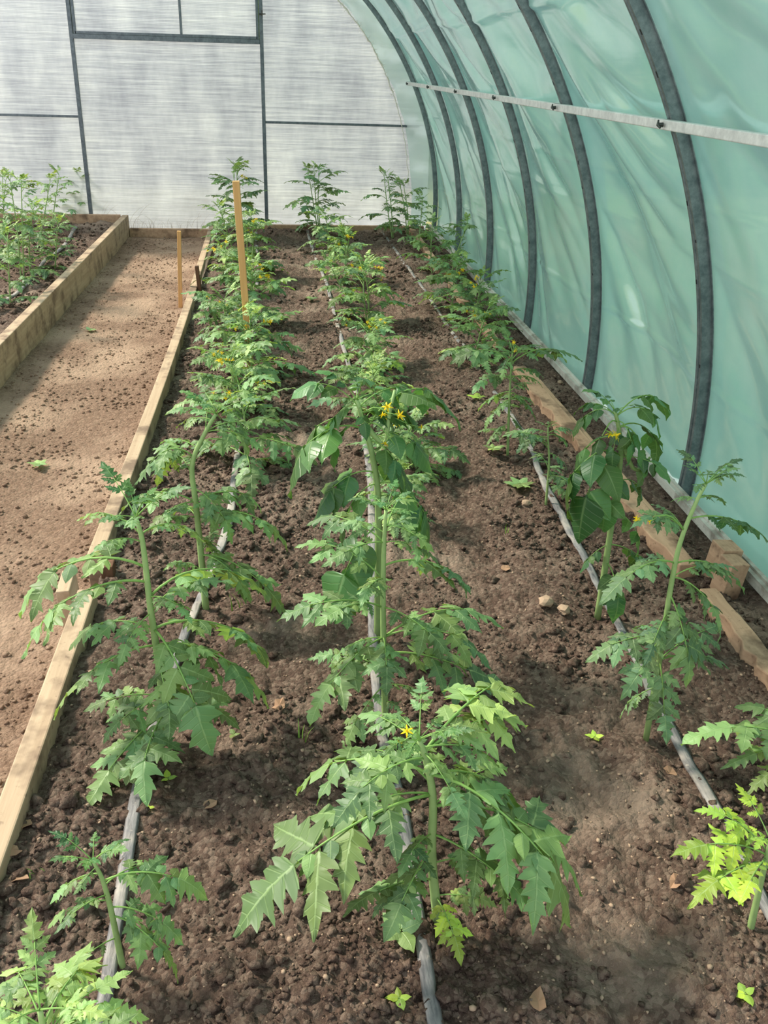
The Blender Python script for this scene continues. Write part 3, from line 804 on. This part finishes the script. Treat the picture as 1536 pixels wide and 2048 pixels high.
def flowers(plant, A, tip, n, r, fs=0.011):
    A, tip = Vector(A), Vector(tip)
    mid = (A + tip) / 2 + Vector((0, 0, .02))
    parts = [tube_geo(smooth_path([A, mid, tip], 6), [.0022, .002, .002, .0018, .0015, .0012], 5)]
    pos = []
    for k in range(n):
        p = tip + Vector((r.uniform(-.03, .03), r.uniform(-.025, .025), r.uniform(-.015, .02))); pos.append(p)
        parts.append(tube_geo([mid.lerp(tip, .6), p], [.0012, .001], 4))
    tr = mesh_obj('flower_truss', *merge(parts), M_STEMD, plant, True)
    for p in pos:
        o = link_copy('flower', r.choice(FLOWERS), tr)
        o.location = p; o.rotation_euler = (r.uniform(-1.3, 1.3) + .5, r.uniform(-1.2, 1.2), r.uniform(0, 6)); s = fs * r.uniform(.8, 1.25); o.scale = (s, s, s)

def start_plant(label, base, group='tomato plants', name='tomato_plant'):
    e = empty(name, base); tag(e, label, 'plant', group); return e
def stem_part(plant, pts, r0, r1, n=14):
    P = smooth_path(pts, n)
    V, F = tube_geo(P, [r0 + (r1 - r0) * i / (n - 1) for i in range(n)], 8)
    mesh_obj('stem', V, F, M_STEM, plant, True)
    return P

def ground_of(px, py, fz=soilz, z=0.0):
    p = gpt(px, py, z); return Vector((p.x, p.y, float(fz(p.x, p.y))))

def hero(label, stem_px, leaves, seed, tone='mid', kind='lobed', rad=.008, extra=6, top=5, flw=(), lean=0.0, branches=(), dens=1.0, toplen=.10, lscale=1.0):
    """stem and leaf tips follow pixels seen in the photo, placed on the upright plane through the plant's foot"""
    r = random.Random(seed)
    base = ground_of(*stem_px[0])
    plant = start_plant(label, base)
    W = [base + Vector((0, 0, -.015))] + [ypt(px, py, base.y + lean * (i + 1) / len(stem_px)) for i, (px, py) in enumerate(stem_px[1:])]
    P = stem_part(plant, [w - base for w in W], rad, rad * .45, 18)
    at = lambda t: P[min(17, max(0, int(round(t * 17))))]
    for br in branches:
        t, pxs = br
        Q = [at(t)] + [ypt(px, py, base.y + dy) - base for px, py, dy in pxs]
        V, F = tube_geo(smooth_path(Q, 8), [rad * .7 - rad * .35 * i / 7 for i in range(8)], 7); mesh_obj('branch', V, F, M_STEM, plant, True)
    for lf in leaves:
        t, px, py, dy = lf[:4]; ar = lf[4] if len(lf) > 4 else .22; tn = lf[5] if len(lf) > 5 else tone
        make_leaf(plant, at(t), ypt(px, py, base.y + dy) - base, r, kind, tn, ar, dens, False, lscale)
    for k in range(extra):
        t = r.uniform(.15, .95); a = r.uniform(0, 2 * PI); L = r.uniform(.10, .2)
        make_leaf(plant, at(t), at(t) + Vector((math.cos(a) * L, math.sin(a) * L, r.uniform(-.35, .35) * L)), r, kind, tone, .25, dens)
    for k in range(top):
        a = 2 * PI * k / max(1, top) + r.uniform(-.4, .4); L = toplen * r.uniform(.6, 1.2)
        make_leaf(plant, P[-1], P[-1] + Vector((math.cos(a) * L * .8, math.sin(a) * L * .8, L * r.uniform(.1, .8))), r, kind if kind == 'broad' else 'lobed', 'deep' if tone == 'mid' and r.random() < .5 else tone, .15, 1, True)
    for (t, px, py, dy, n, fs) in flw:
        flowers(plant, at(t), ypt(px, py, base.y + dy) - base, n, r, fs)
    return plant

# ---- plants read off one by one
hero('tomato plant with small yellow flower, first in the middle row from the open end', [(878, 1842), (864, 1720), (866, 1600), (852, 1520), (838, 1480)],
     [(.55, 452, 1845, -.14, .22), (.55, 600, 1690, -.02, .3), (.62, 575, 1560, .10, .3), (.60, 700, 1500, .14, .3), (.66, 1205, 1880, -.16, .32), (.50, 1190, 1755, -.02, .3), (.62, 1060, 1620, .08, .25),
      (.85, 1060, 1430, .16, .2, 'pale'), (.85, 1040, 1345, .22, .2, 'pale'), (.9, 1010, 1520, .04, .2), (.12, 925, 1925, -.12, .25, 'lime'), (.12, 1000, 1810, -.02, .2, 'pale'), (.2, 700, 1815, -.1, .2), (.3, 770, 1880, -.15, .2), (.35, 1090, 1840, -.12, .2),
      (.75, 660, 1640, -.1, .3), (.9, 720, 1420, .1, .2), (.8, 930, 1640, -.12, .2)], 11, 'mid', rad=.0095, top=7, flw=((.95, 822, 1475, -.02, 2, .010),), toplen=.11)
hero('tall leafy tomato plant in front of the broad-leaved one in the middle row', [(772, 1445), (768, 1330), (766, 1200), (768, 1090), (772, 1020)],
     [(.35, 990, 1315, -.05, .35), (.38, 1000, 1230, .08, .3), (.45, 555, 1235, -.02, .25), (.35, 610, 1440, -.14, .25), (.60, 600, 1085, .05, .3), (.65, 960, 1180, .05, .3), (.5, 905, 1310, -.14, .2), (.5, 640, 1240, -.1, .25),
      (.15, 680, 1500, -.10, .2), (.1, 800, 1420, -.06, .2), (.2, 860, 1390, .0, .2), (.75, 880, 1120, -.06, .25), (.75, 650, 1130, -.08, .2), (.85, 830, 1030, .02, .2, 'blue'), (.85, 690, 1040, .02, .2, 'blue'), (.6, 720, 1200, -.12, .2), (.25, 620, 1310, .04, .2), (.3, 1010, 1380, .0, .2)],
     12, 'mid', rad=.0085, top=6)
hero('tall broad-leaved tomato plant with drooping smooth leaves in the middle row', [(756, 1270), (757, 1120), (756, 1000), (747, 920), (728, 850), (714, 800)],
     [(.78, 540, 975, -.05, .45), (.80, 580, 900, .02, .4), (.85, 640, 935, -.02, .35), (.92, 590, 775, .02, .4), (.92, 640, 880, -.03, .5), (.78, 915, 815, .05, .65), (.72, 880, 930, .0, .4), (.7, 830, 990, -.05, .35),
      (.55, 610, 1040, -.05, .4), (.5, 660, 1090, -.05, .4), (.45, 900, 1130, -.04, .5), (.42, 880, 1080, .04, .4), (.3, 650, 1260, -.1, .45), (.95, 735, 880, -.06, .35), (.95, 800, 850, .05, .3), (.97, 840, 780, .08, .3), (.6, 850, 1040, .06, .4)],
     13, 'deep', 'broad', rad=.011, top=4, extra=3, lscale=1.2, branches=((.80, ((768, 890, 0), (778, 830, 0), (790, 780, .02))),), flw=((.86, 783, 832, -.03, 3, .012), (.8, 790, 890, -.03, 1, .01), (.84, 832, 856, .02, 1, .01)), toplen=.12)
hero('large leafy tomato plant leaning over the short bed board by the gap', [(332, 1478), (320, 1350), (300, 1210), (286, 1090), (272, 1035)],
     [(.60, 20, 1290, -.08, .30), (.62, 10, 1215, .05, .35), (.85, 160, 1030, .05, .35), (.55, 560, 1190, .12, .45), (.5, 450, 1170, -.02, .45), (.40, 435, 1530, -.2, .3), (.35, 560, 1400, .02, .3), (.4, 560, 1310, .12, .3), (.35, 95, 1420, -.06, .25), (.4, 130, 1280, .05, .3),
      (.1, 165, 1620, -.22, .2), (.1, 270, 1590, -.25, .2), (.2, 200, 1480, -.12, .2), (.3, 350, 1480, -.2, .2), (.75, 180, 1100, -.06, .3), (.8, 420, 1080, .1, .35), (.5, 230, 1330, -.1, .2), (.2, 480, 1450, -.1, .2)],
     14, 'mid', rad=.0095, top=7, toplen=.12, extra=3)
hero('tomato plant with a thick crooked stem bent towards the path, beside the long bed board', [(412, 1220), (404, 1130), (392, 1010), (384, 930), (408, 870), (432, 828)],
     [(.62, 262, 985, -.03, .65), (.62, 305, 980, .05, .6), (.4, 230, 1010, .04, .3), (.35, 595, 1085, .02, .35), (.4, 540, 1010, .12, .3), (.25, 590, 1235, -.08, .3), (.25, 510, 1200, -.12, .3), (.2, 330, 1130, -.05, .3), (.35, 300, 1060, -.05, .3), (.7, 320, 880, .08, .2), (.85, 520, 850, .05, .25), (.85, 540, 910, .0, .3), (.95, 350, 850, .05, .2), (.5, 480, 1090, -.08, .3), (.3, 470, 1160, .05, .3)],
     15, 'mid', rad=.010, top=7, toplen=.13)
hero('small curled tomato plant beside the tape near the dry leaf', [(246, 1935), (222, 1820), (205, 1760), (186, 1722)],
     [(.4, 92, 1845, -.02, .25), (.62, 425, 1785, .02, .35), (.6, 330, 1730, .08, .3), (.3, 378, 1965, -.06, .35), (.35, 375, 1880, .0, .3), (.45, 110, 1860, -.08, .2), (.75, 100, 1800, .02, .25), (.2, 120, 1960, -.08, .2), (.9, 150, 1790, -.04, .2)],
     16, 'mid', rad=.006, top=7, toplen=.07, extra=0, dens=.8)
hero('tomato plant with big folded leaves at the open end of the path-side row', [(95, 2330), (95, 2200), (90, 2090), (80, 2020)],
     [(.7, 285, 2040, .02, .5), (.7, 240, 1960, .06, .4), (.8, -40, 2010, .02, .3), (.8, 190, 1915, .12, .3), (.7, 160, 2060, -.02, .3), (.9, 20, 1920, .1, .3), (.6, 260, 2100, -.06, .3)], 17, 'pale', rad=.008, top=3, lscale=1.25)
hero('broad-leaved tomato plant with two yellow blossoms in the film-side row', [(1196, 1228), (1214, 1110), (1230, 1000), (1242, 910), (1238, 860), (1230, 822)],
     [(.92, 1125, 880, .0, .6), (.95, 1140, 815, .06, .4), (.92, 1345, 880, -.02, .6), (.92, 1350, 830, .05, .6), (.88, 1275, 950, -.08, .5), (.80, 1310, 1000, -.02, .5), (.82, 1340, 925, .06, .4), (.58, 1075, 1055, -.02, .6), (.58, 1120, 1130, -.08, .6), (.55, 1190, 1110, -.08, .5), (.7, 1110, 970, .05, .5), (.48, 1300, 1010, .05, .4), (.35, 1300, 1125, -.02, .35), (.25, 1150, 1145, -.02, .2), (.25, 1320, 1150, .02, .2), (.2, 1245, 1270, -.14, .4), (.85, 1215, 960, -.06, .4)],
     18, 'deep', 'broad', rad=.0105, top=4, extra=1, lscale=.95, flw=((.90, 1204, 872, -.05, 2, .015),), branches=((.72, ((1270, 940, 0), (1300, 915, .03))),), toplen=.1)
hero('leafy tomato plant with a fine feathery top leaning to the green film', [(1292, 1478), (1322, 1300), (1344, 1160), (1362, 1080), (1392, 1005), (1412, 968)],
     [(.70, 1545, 1080, -.02, .25, 'deep'), (.98, 1480, 915, .02, .2), (.98, 1490, 948, -.02, .2), (.62, 1270, 1040, -.04, .3), (.62, 1310, 1010, .04, .3), (.45, 1500, 1180, .0, .3), (.40, 1470, 1290, -.05, .3), (.5, 1200, 1200, -.06, .35), (.5, 1250, 1140, .03, .3), (.22, 1170, 1315, -.02, .2), (.22, 1250, 1400, -.1, .2), (.2, 1460, 1330, .04, .2), (.15, 1450, 1250, .08, .2), (.15, 1330, 1500, -.10, .2), (.3, 1290, 1330, -.1, .2), (.35, 1390, 1390, -.1, .2), (.85, 1340, 1000, .03, .25), (.8, 1450, 1000, .05, .2), (.12, 1230, 1430, .02, .2)],
     19, 'blue', rad=.0075, top=7, extra=2, flw=((.62, 1302, 1036, -.03, 3, .009),), toplen=.09)
hero('bright yellow-green tomato plant beside the film-side tape', [(1503, 1850), (1525, 1750), (1540, 1680)],
     [(.75, 1352, 1700, .0, .25), (.65, 1385, 1800, -.08, .25), (.8, 1408, 1615, .05, .25), (.7, 1480, 1800, -.1, .25), (.9, 1500, 1650, .05, .2), (.9, 1640, 1700, 0, .2), (.6, 1650, 1800, 0, .2)], 20, 'lime', rad=.007, top=3, extra=0, dens=.8)
hero('pale green tomato plant reaching over the film-side tape next to the yellow-green one', [(1640, 1640), (1640, 1540), (1625, 1480)],
     [(.7, 1375, 1470, .05, .35), (.7, 1450, 1530, .0, .3), (.8, 1480, 1400, .12, .25), (.7, 1490, 1580, -.05, .2), (.9, 1650, 1450, .1, .2)], 21, 'pale', rad=.007, top=3)
hero('small thin tomato plant between the feathery rows and the film-side tape', [(1092, 1008), (1098, 930), (1096, 880), (1096, 855)],
     [(.7, 1025, 905, .0, .35), (.75, 1140, 890, .02, .3), (.65, 1060, 880, -.03, .3), (.5, 1140, 940, -.02, .2), (.85, 1150, 860, .05, .2), (.85, 1040, 860, .04, .2), (.3, 1120, 970, -.04, .1)], 22, 'blue', rad=.005, top=4, toplen=.07)
hero('slim upright tomato plant, next behind the small thin one in the film-side row', [(1016, 905), (1018, 820), (1022, 740), (1025, 705)],
     [(.75, 905, 720, .0, .4), (.75, 1155, 715, .02, .35), (.6, 940, 780, -.05, .3), (.6, 1090, 770, -.05, .3), (.4, 960, 860, -.04, .2), (.45, 1080, 840, -.02, .2), (.8, 990, 690, .1, .3), (.8, 1080, 690, .1, .3), (.25, 970, 890, -.05, .2), (.3, 1060, 890, .0, .2), (.5, 950, 820, .08, .2), (.9, 1000, 760, -.1, .3)], 23, 'mid', rad=.006, top=6, flw=((.95, 1038, 695, -.02, 3, .009),))

# ---- plants further along the rows: foot and top from the photo, bushes grown from a seed
def bush(label, foot, toppx, seed, spread=.2, nleaf=13, tone='mid', fl=0, fz=soilz, z=0.0, stems=1, rad=.0055, lean=0.0, low=.12, dens=1.0, fs=.013):
    r = random.Random(seed)
    base = ground_of(foot[0], foot[1], fz, z)
    plant = start_plant(label, base)
    topw = ypt(toppx[0], toppx[1], base.y + lean) - base
    stems_p = []
    for s in range(stems):
        off = Vector((r.uniform(-.06, .06), r.uniform(-.05, .05), -r.uniform(0, .08) * topw.z)) if s else Vector((0, 0, 0))
        P = stem_part(plant, [Vector((off.x * .3, off.y * .3, -.015)), topw * .5 + off * .6 + Vector((r.uniform(-.02, .02), 0, 0)), topw + off * 1.2], rad, rad * .5, 12)
        stems_p.append(P)
    nleaf = int(nleaf * 1.5); spread *= 1.12
    for k in range(nleaf):
        P = r.choice(stems_p); t = low + (1 - low) * (k + r.random()) / nleaf
        p = P[min(11, int(t * 11))]; a = k * 2.4 + r.uniform(-.4, .4)
        L = spread * r.uniform(.75, 1.2) * (1.05 - .45 * t)
        el = -.15 + .55 * t + r.uniform(-.25, .25)
        make_leaf(plant, p, p + Vector((math.cos(a) * L, math.sin(a) * L, el * L)), r, 'lobed', tone if r.random() < .7 else r.choice(('pale', 'mid', 'blue')), r.uniform(.15, .35), dens)
    for P in stems_p:
        for k in range(6):
            a = r.uniform(0, 6.28); L = r.uniform(.06, .13)
            make_leaf(plant, P[-1], P[-1] + Vector((math.cos(a) * L * .6, math.sin(a) * L * .6, L * .7)), r, 'lobed', 'pale', .1, 1, True)
    for k in range(fl + (1 if fl else 0)):
        P = r.choice(stems_p); p = P[r.randint(8, 11)]; a = r.uniform(3.3, 6.1)
        flowers(plant, p, p + Vector((math.cos(a) * .09, math.sin(a) * .09, r.uniform(.02, .08))), r.randint(2, 4), r, fs)
    return plant
def from_wall(k, row): return 'leafy tomato plant, %s from the end wall in the %s' % (ordinal[k], row)
ROWL = [((478, 480), (474, 338), .30, 17, 1, 3), ((470, 515), (440, 420), .24, 13, 0, 1), ((500, 552), (505, 440), .26, 15, 1, 2), ((465, 590), (450, 500), .24, 13, 1, 1), ((510, 645), (505, 540), .27, 15, 2, 2), ((470, 690), (448, 600), .25, 13, 1, 1), ((505, 760), (500, 640), .27, 14, 2, 1), ((470, 830), (462, 715), .26, 14, 2, 1), ((490, 935), (478, 770), .24, 13, 1, 1)]
for k, (ft, tp, sp, nl, fl, st) in enumerate(ROWL):
    lab = 'tall thin tomato bush standing against the end wall beside the path board' if k == 0 else from_wall(k, 'row beside the path board')
    bush(lab, ft, tp, 400 + k, sp, nl, 'mid' if k else 'blue', fl, stems=st)
ROWC = [((640, 470), (628, 340), .30, 17, 0, 3), ((655, 505), (650, 430), .24, 12, 0, 1), ((690, 560), (690, 470), .26, 14, 1, 2), ((735, 640), (728, 530), .28, 15, 2, 2), ((700, 600), (660, 530), .2, 9, 0, 1), ((735, 735), (735, 660), .27, 13, 2, 1), ((760, 830), (745, 740), .26, 13, 0, 1), ((825, 930), (815, 850), .22, 12, 1, 1), ((790, 1030), (800, 950), .16, 9, 0, 1)]
for k, (ft, tp, sp, nl, fl, st) in enumerate(ROWC):
    lab = 'tall thin tomato bush standing against the end wall in the middle row' if k == 0 else from_wall(k, 'middle row')
    bush(lab, ft, tp, 430 + k, sp, nl, 'mid' if k else 'blue', fl, stems=st)
ROWR = [((785, 478), (768, 352), .24, 11, 0, 2), ((815, 470), (800, 368), .24, 11, 0, 2), ((835, 500), (845, 400), .20, 11, 0, 1), ((865, 545), (865, 450), .22, 12, 0, 1), ((900, 560), (935, 448), .24, 13, 0, 1), ((905, 620), (915, 530), .24, 13, 1, 1), ((940, 650), (960, 560), .26, 13, 1, 1), ((950, 720), (975, 620), .25, 13, 1, 1)]
for k, (ft, tp, sp, nl, fl, st) in enumerate(ROWR):
    lab = 'thin spindly tomato bush standing against the end wall in the film-side row' if k == 0 else from_wall(k, 'film-side row')
    bush(lab, ft, tp, 460 + k, sp, nl, 'blue' if k < 2 else 'mid', fl, stems=st)
ROWX = [((42, 560), (20, 362), .22, 14, 2), ((75, 500), (100, 362), .2, 12, 1), ((100, 470), (118, 350), .18, 11, 1), ((150, 440), (158, 352), .16, 10, 1), ((10, 470), (5, 355), .22, 13, 2), ((60, 545), (66, 420), .2, 12, 1), ((-40, 520), (-40, 380), .24, 12, 1), ((20, 610), (15, 470), .2, 10, 1), ((110, 540), (115, 450), .16, 9, 1)]
XL = ['tallest tomato plant in the raised bed across the path', 'slim tomato plant in the raised bed with its foot beside the hose bend', 'thin tomato plant in the raised bed, second from the bare post', 'thin tomato plant in the raised bed by the grey wall post', 'bushy tomato plant in the raised bed under the end wall crossbar', 'low leafy tomato plant in the raised bed beside the wavy hose', 'tomato plant at the outer side of the raised bed', 'lowest tomato plant in the raised bed, by the near hose end', 'short tomato plant in the raised bed between hose and plank']
for k, (ft, tp, sp, nl, st) in enumerate(ROWX):
    bush(XL[k], ft, tp, 500 + k, sp, nl, 'mid', 0, leftz, .035, st)

# ------------------------------------------------------------------ small things on the ground
def seedling(px, py, size, seed, label, n=4, tone='lime', fz=soilz, z=0.0, name='seedling'):
    r = random.Random(seed); b = ground_of(px, py, fz, z)
    e = empty(name, b); tag(e, label, 'weed', 'small weeds')
    mesh_obj('stem', *tube_geo([(0, 0, -.004), (0, 0, size * .35)], [.0012, .001], 5), M_STEMD, e)
    for k in range(n):
        a = 2 * PI * k / n + r.uniform(-.3, .3); d = Vector((math.cos(a), math.sin(a), .35)).normalized(); x = d.cross(Vector((0, 0, 1))).normalized(); zz = x.cross(d)
        o = link_copy('leaf', r.choice(ROUND), e); l = size * r.uniform(.7, 1.1)
        o.matrix_basis = Matrix.Translation((0, 0, size * .33)) @ Matrix((x, d, zz)).transposed().to_4x4() @ Matrix.Diagonal((l, l, l, 1)); o.color = lcol(r, tone)
    return e
seedling(798, 2004, .026, 1, 'tiny four-leaved seedling beside the lower middle tape')
seedling(1492, 1984, .028, 2, 'tiny bright seedling in bare soil below the yellow-green plant')
seedling(1190, 1472, .028, 3, 'tiny star-shaped seedling at the edge of the pale soil channel')
seedling(335, 1552, .022, 4, 'tiny seedling just right of the path-side tape', 3)
seedling(298, 1620, .015, 5, 'very tiny pale sprout hugging the path-side tape', 3)
seedling(800, 1880, .05, 6, 'small smooth-leaved weed beside the first middle-row tomato', 5, 'mid')
seedling(1040, 968, .07, 7, 'low spreading pale weed in front of the small thin tomato', 6, 'pale')
seedling(78, 930, .05, 8, 'flattened pale weed growing alone on the path', 6, 'pale', pathz, PATHZ)
seedling(468, 1482, .02, 9, 'tiny sprout in the dark soil below the large leaning plant', 3, 'pale')
seedling(955, 800, .05, 10, 'small upright weed beside the slim tomato', 4, 'lime')
seedling(985, 905, .05, 11, 'small weed at the foot of the slim tomato', 5, 'pale')
seedling(620, 600, .06, 12, 'upright weed in the bare strip between path-side and middle rows', 4, 'mid')
seedling(180, 660, .04, 13, 'sparse green weed tuft in the board shade on the path', 5, 'mid', pathz, PATHZ)
def blades(name, px, py, z, n, h, seed, label, mat, sx=.03, fz=None):
    r = random.Random(seed); b = gpt(px, py, z)
    if fz: b.z = float(fz(b.x, b.y))
    if name.startswith('dry'): b = ypt(px, py, 9.015); b.z = -.03
    e = empty(name, b); tag(e, label, 'grass', 'grass tufts')
    for k in range(n):
        p = Vector((r.uniform(-sx, sx), r.uniform(-.015, .015), -.005)); l = h * r.uniform(.5, 1.1); a = r.uniform(0, 6.28) if not name.startswith('dry') else r.choice((0, PI)) + r.uniform(-.2, .2); q = r.uniform(.1, .6) * l
        d = Vector((math.cos(a), math.sin(a), 0)); s = Vector((-d.y, d.x, 0)); w = (.0018 + .006 * h) * (1.5 if name.startswith('dry') else 1)
        V, F = [], []
        for i in range(5):
            t = i / 4; c = p + d * q * t * t + Vector((0, 0, l * t * (1 - .25 * t))); ww = w * (1 - t) + .0003
            V += [c - s * ww, c + s * ww, c + Vector((0, 0, ww * .6))]
        for i in range(4):
            o_ = i * 3
            for u_, v_ in ((0, 1), (1, 2), (2, 0)): F.append((o_ + u_, o_ + v_, o_ + 3 + v_, o_ + 3 + u_))
        mesh_obj('blade', V, F, mat, e)
M_GRASS = plain('green_grass', srgb(128, 164, 70), .6, .3)
blades('grass_tuft', 606, 1490, 0, 4, .06, 1, 'thin bent grass blades in soil between tape and leaning plant', M_GRASS, .012, soilz)
blades('grass_tuft', 478, 1215, 0, 5, .08, 2, 'green grass shoots beside the path-side tape and crooked stem', M_GRASS, .02, soilz)
blades('grass_tuft', 80, 1755, 0, 4, .03, 3, 'short grass shoots near the dry leaf by the short board', M_GRASS, .015, soilz)
blades('grass_tuft', 1015, 1050, 0, 3, .05, 4, 'few grass blades in bare soil before the small thin tomato', M_GRASS, .015, soilz)
for k, (px, n, h) in enumerate(((270, 8, .13), (300, 12, .17), (330, 13, .15), (360, 10, .15), (395, 10, .21), (205, 4, .34), (258, 5, .34))):
    blades('dry_grass_tuft', px, 444, -0.02, n, h, 20 + k, 'dry straw grass tuft growing along the foot of the end wall', M_STRAW, .07)
# dry leaf scraps and single big clods
def scrap(px, py, size, seed, label):
    r = random.Random(seed); b = ground_of(px, py)
    V, F = [(0, 0, r.uniform(0, .3) * size)], []
    m = 9
    for k in range(m):
        a = 2 * PI * k / m; q = size * r.uniform(.6, 1.1); V.append((math.cos(a) * q, math.sin(a) * q * .7, size * r.uniform(0, .5)))
    V += [(x, y, z - .0015) for x, y, z in V]
    for k in range(m):
        a, c = 1 + k, 1 + (k + 1) % m
        F += [(0, a, c), (m + 1, m + 1 + c, m + 1 + a), (a, m + 1 + a, m + 1 + c, c)]
    o = mesh_obj('dry_leaf', V, F, M_DRY); o.location = b + Vector((0, 0, .004)); o.rotation_euler = (r.uniform(-.3, .3), r.uniform(-.3, .3), r.uniform(0, 6))
    return tag(o, label, 'dry leaf', 'dry leaf scraps')
for k, (px, py, s, lab) in enumerate([(40, 1775, .022, 'round pale dry leaf scrap near the small curled tomato'), (50, 1660, .024, 'curled dry leaf scrap against the short bed board'), (28, 1720, .018, 'folded dry leaf scrap below the short bed board end'), (560, 1425, .024, 'dry leaf scrap at the leaf tips of the large leaning plant'), (420, 1610, .018, 'pale curled leaf scrap in the middle of the cloddy soil'), (690, 1810, .014, 'small dry scrap left of the first middle-row tomato'), (1340, 1545, .020, 'grey dry leaf scrap beside the film-side tape'), (1350, 1765, .022, 'crumpled dry leaf scrap at the rim of the soil channel'), (1075, 2025, .026, 'folded dry leaf scrap in the bare soil at the open end'), (1010, 1130, .022, 'dark dry scrap in the bare soil channel'), (1215, 905, .025, 'crumpled brown leaf scrap behind the rough broken plank')]):
    scrap(px, py, s, 60 + k, lab)
def big_clod(px, py, s, seed, label, mat=M_CLOD):
    r = np.random.RandomState(seed); b = ground_of(px, py)
    V = ICO2[0] * (1 + .35 * (r.rand(len(ICO2[0]), 1) - .5)) * np.array([s, s * .8, s * .6])
    o = mesh_obj('soil_clod', V, [tuple(int(i) for i in q) for q in ICO2[1]], mat); o.location = b + Vector((0, 0, s * .2)); o.rotation_euler = (0, 0, seed)
    return tag(o, label, 'clod', 'single large clods')
for k, (px, py, s, lab, mt) in enumerate([(1053, 1005, .018, 'small orange-tan stone in the soil before the thin tomato', M_CLAY), (1090, 1215, .026, 'pale lumpy clod left of the broad-leaved plant foot', M_CLAY), (1128, 1225, .022, 'second pale lumpy clod by the broad-leaved plant foot', M_CLAY), (440, 1545, .022, 'round dark clod beside the tape of the path-side row', M_CLOD), (312, 1690, .016, 'dark rounded clod touching the path-side tape', M_CLOD), (15, 1792, .018, 'dark round clod beside the pale dry leaf', M_CLOD), (104, 1755, .016, 'brown clod near the small curled tomato', M_CLOD), (1120, 768, .016, 'pale pebble in the strip between lath and batten', M_CLAY), (1380, 1610, .020, 'brown clod beside the film-side tape', M_CLOD), (490, 1590, .02, 'flat dark clod in the middle of the cloddy soil', M_CLOD)]):
    big_clod(px, py, s, k + 3, lab, mt)
print('objects', len(bpy.data.objects))
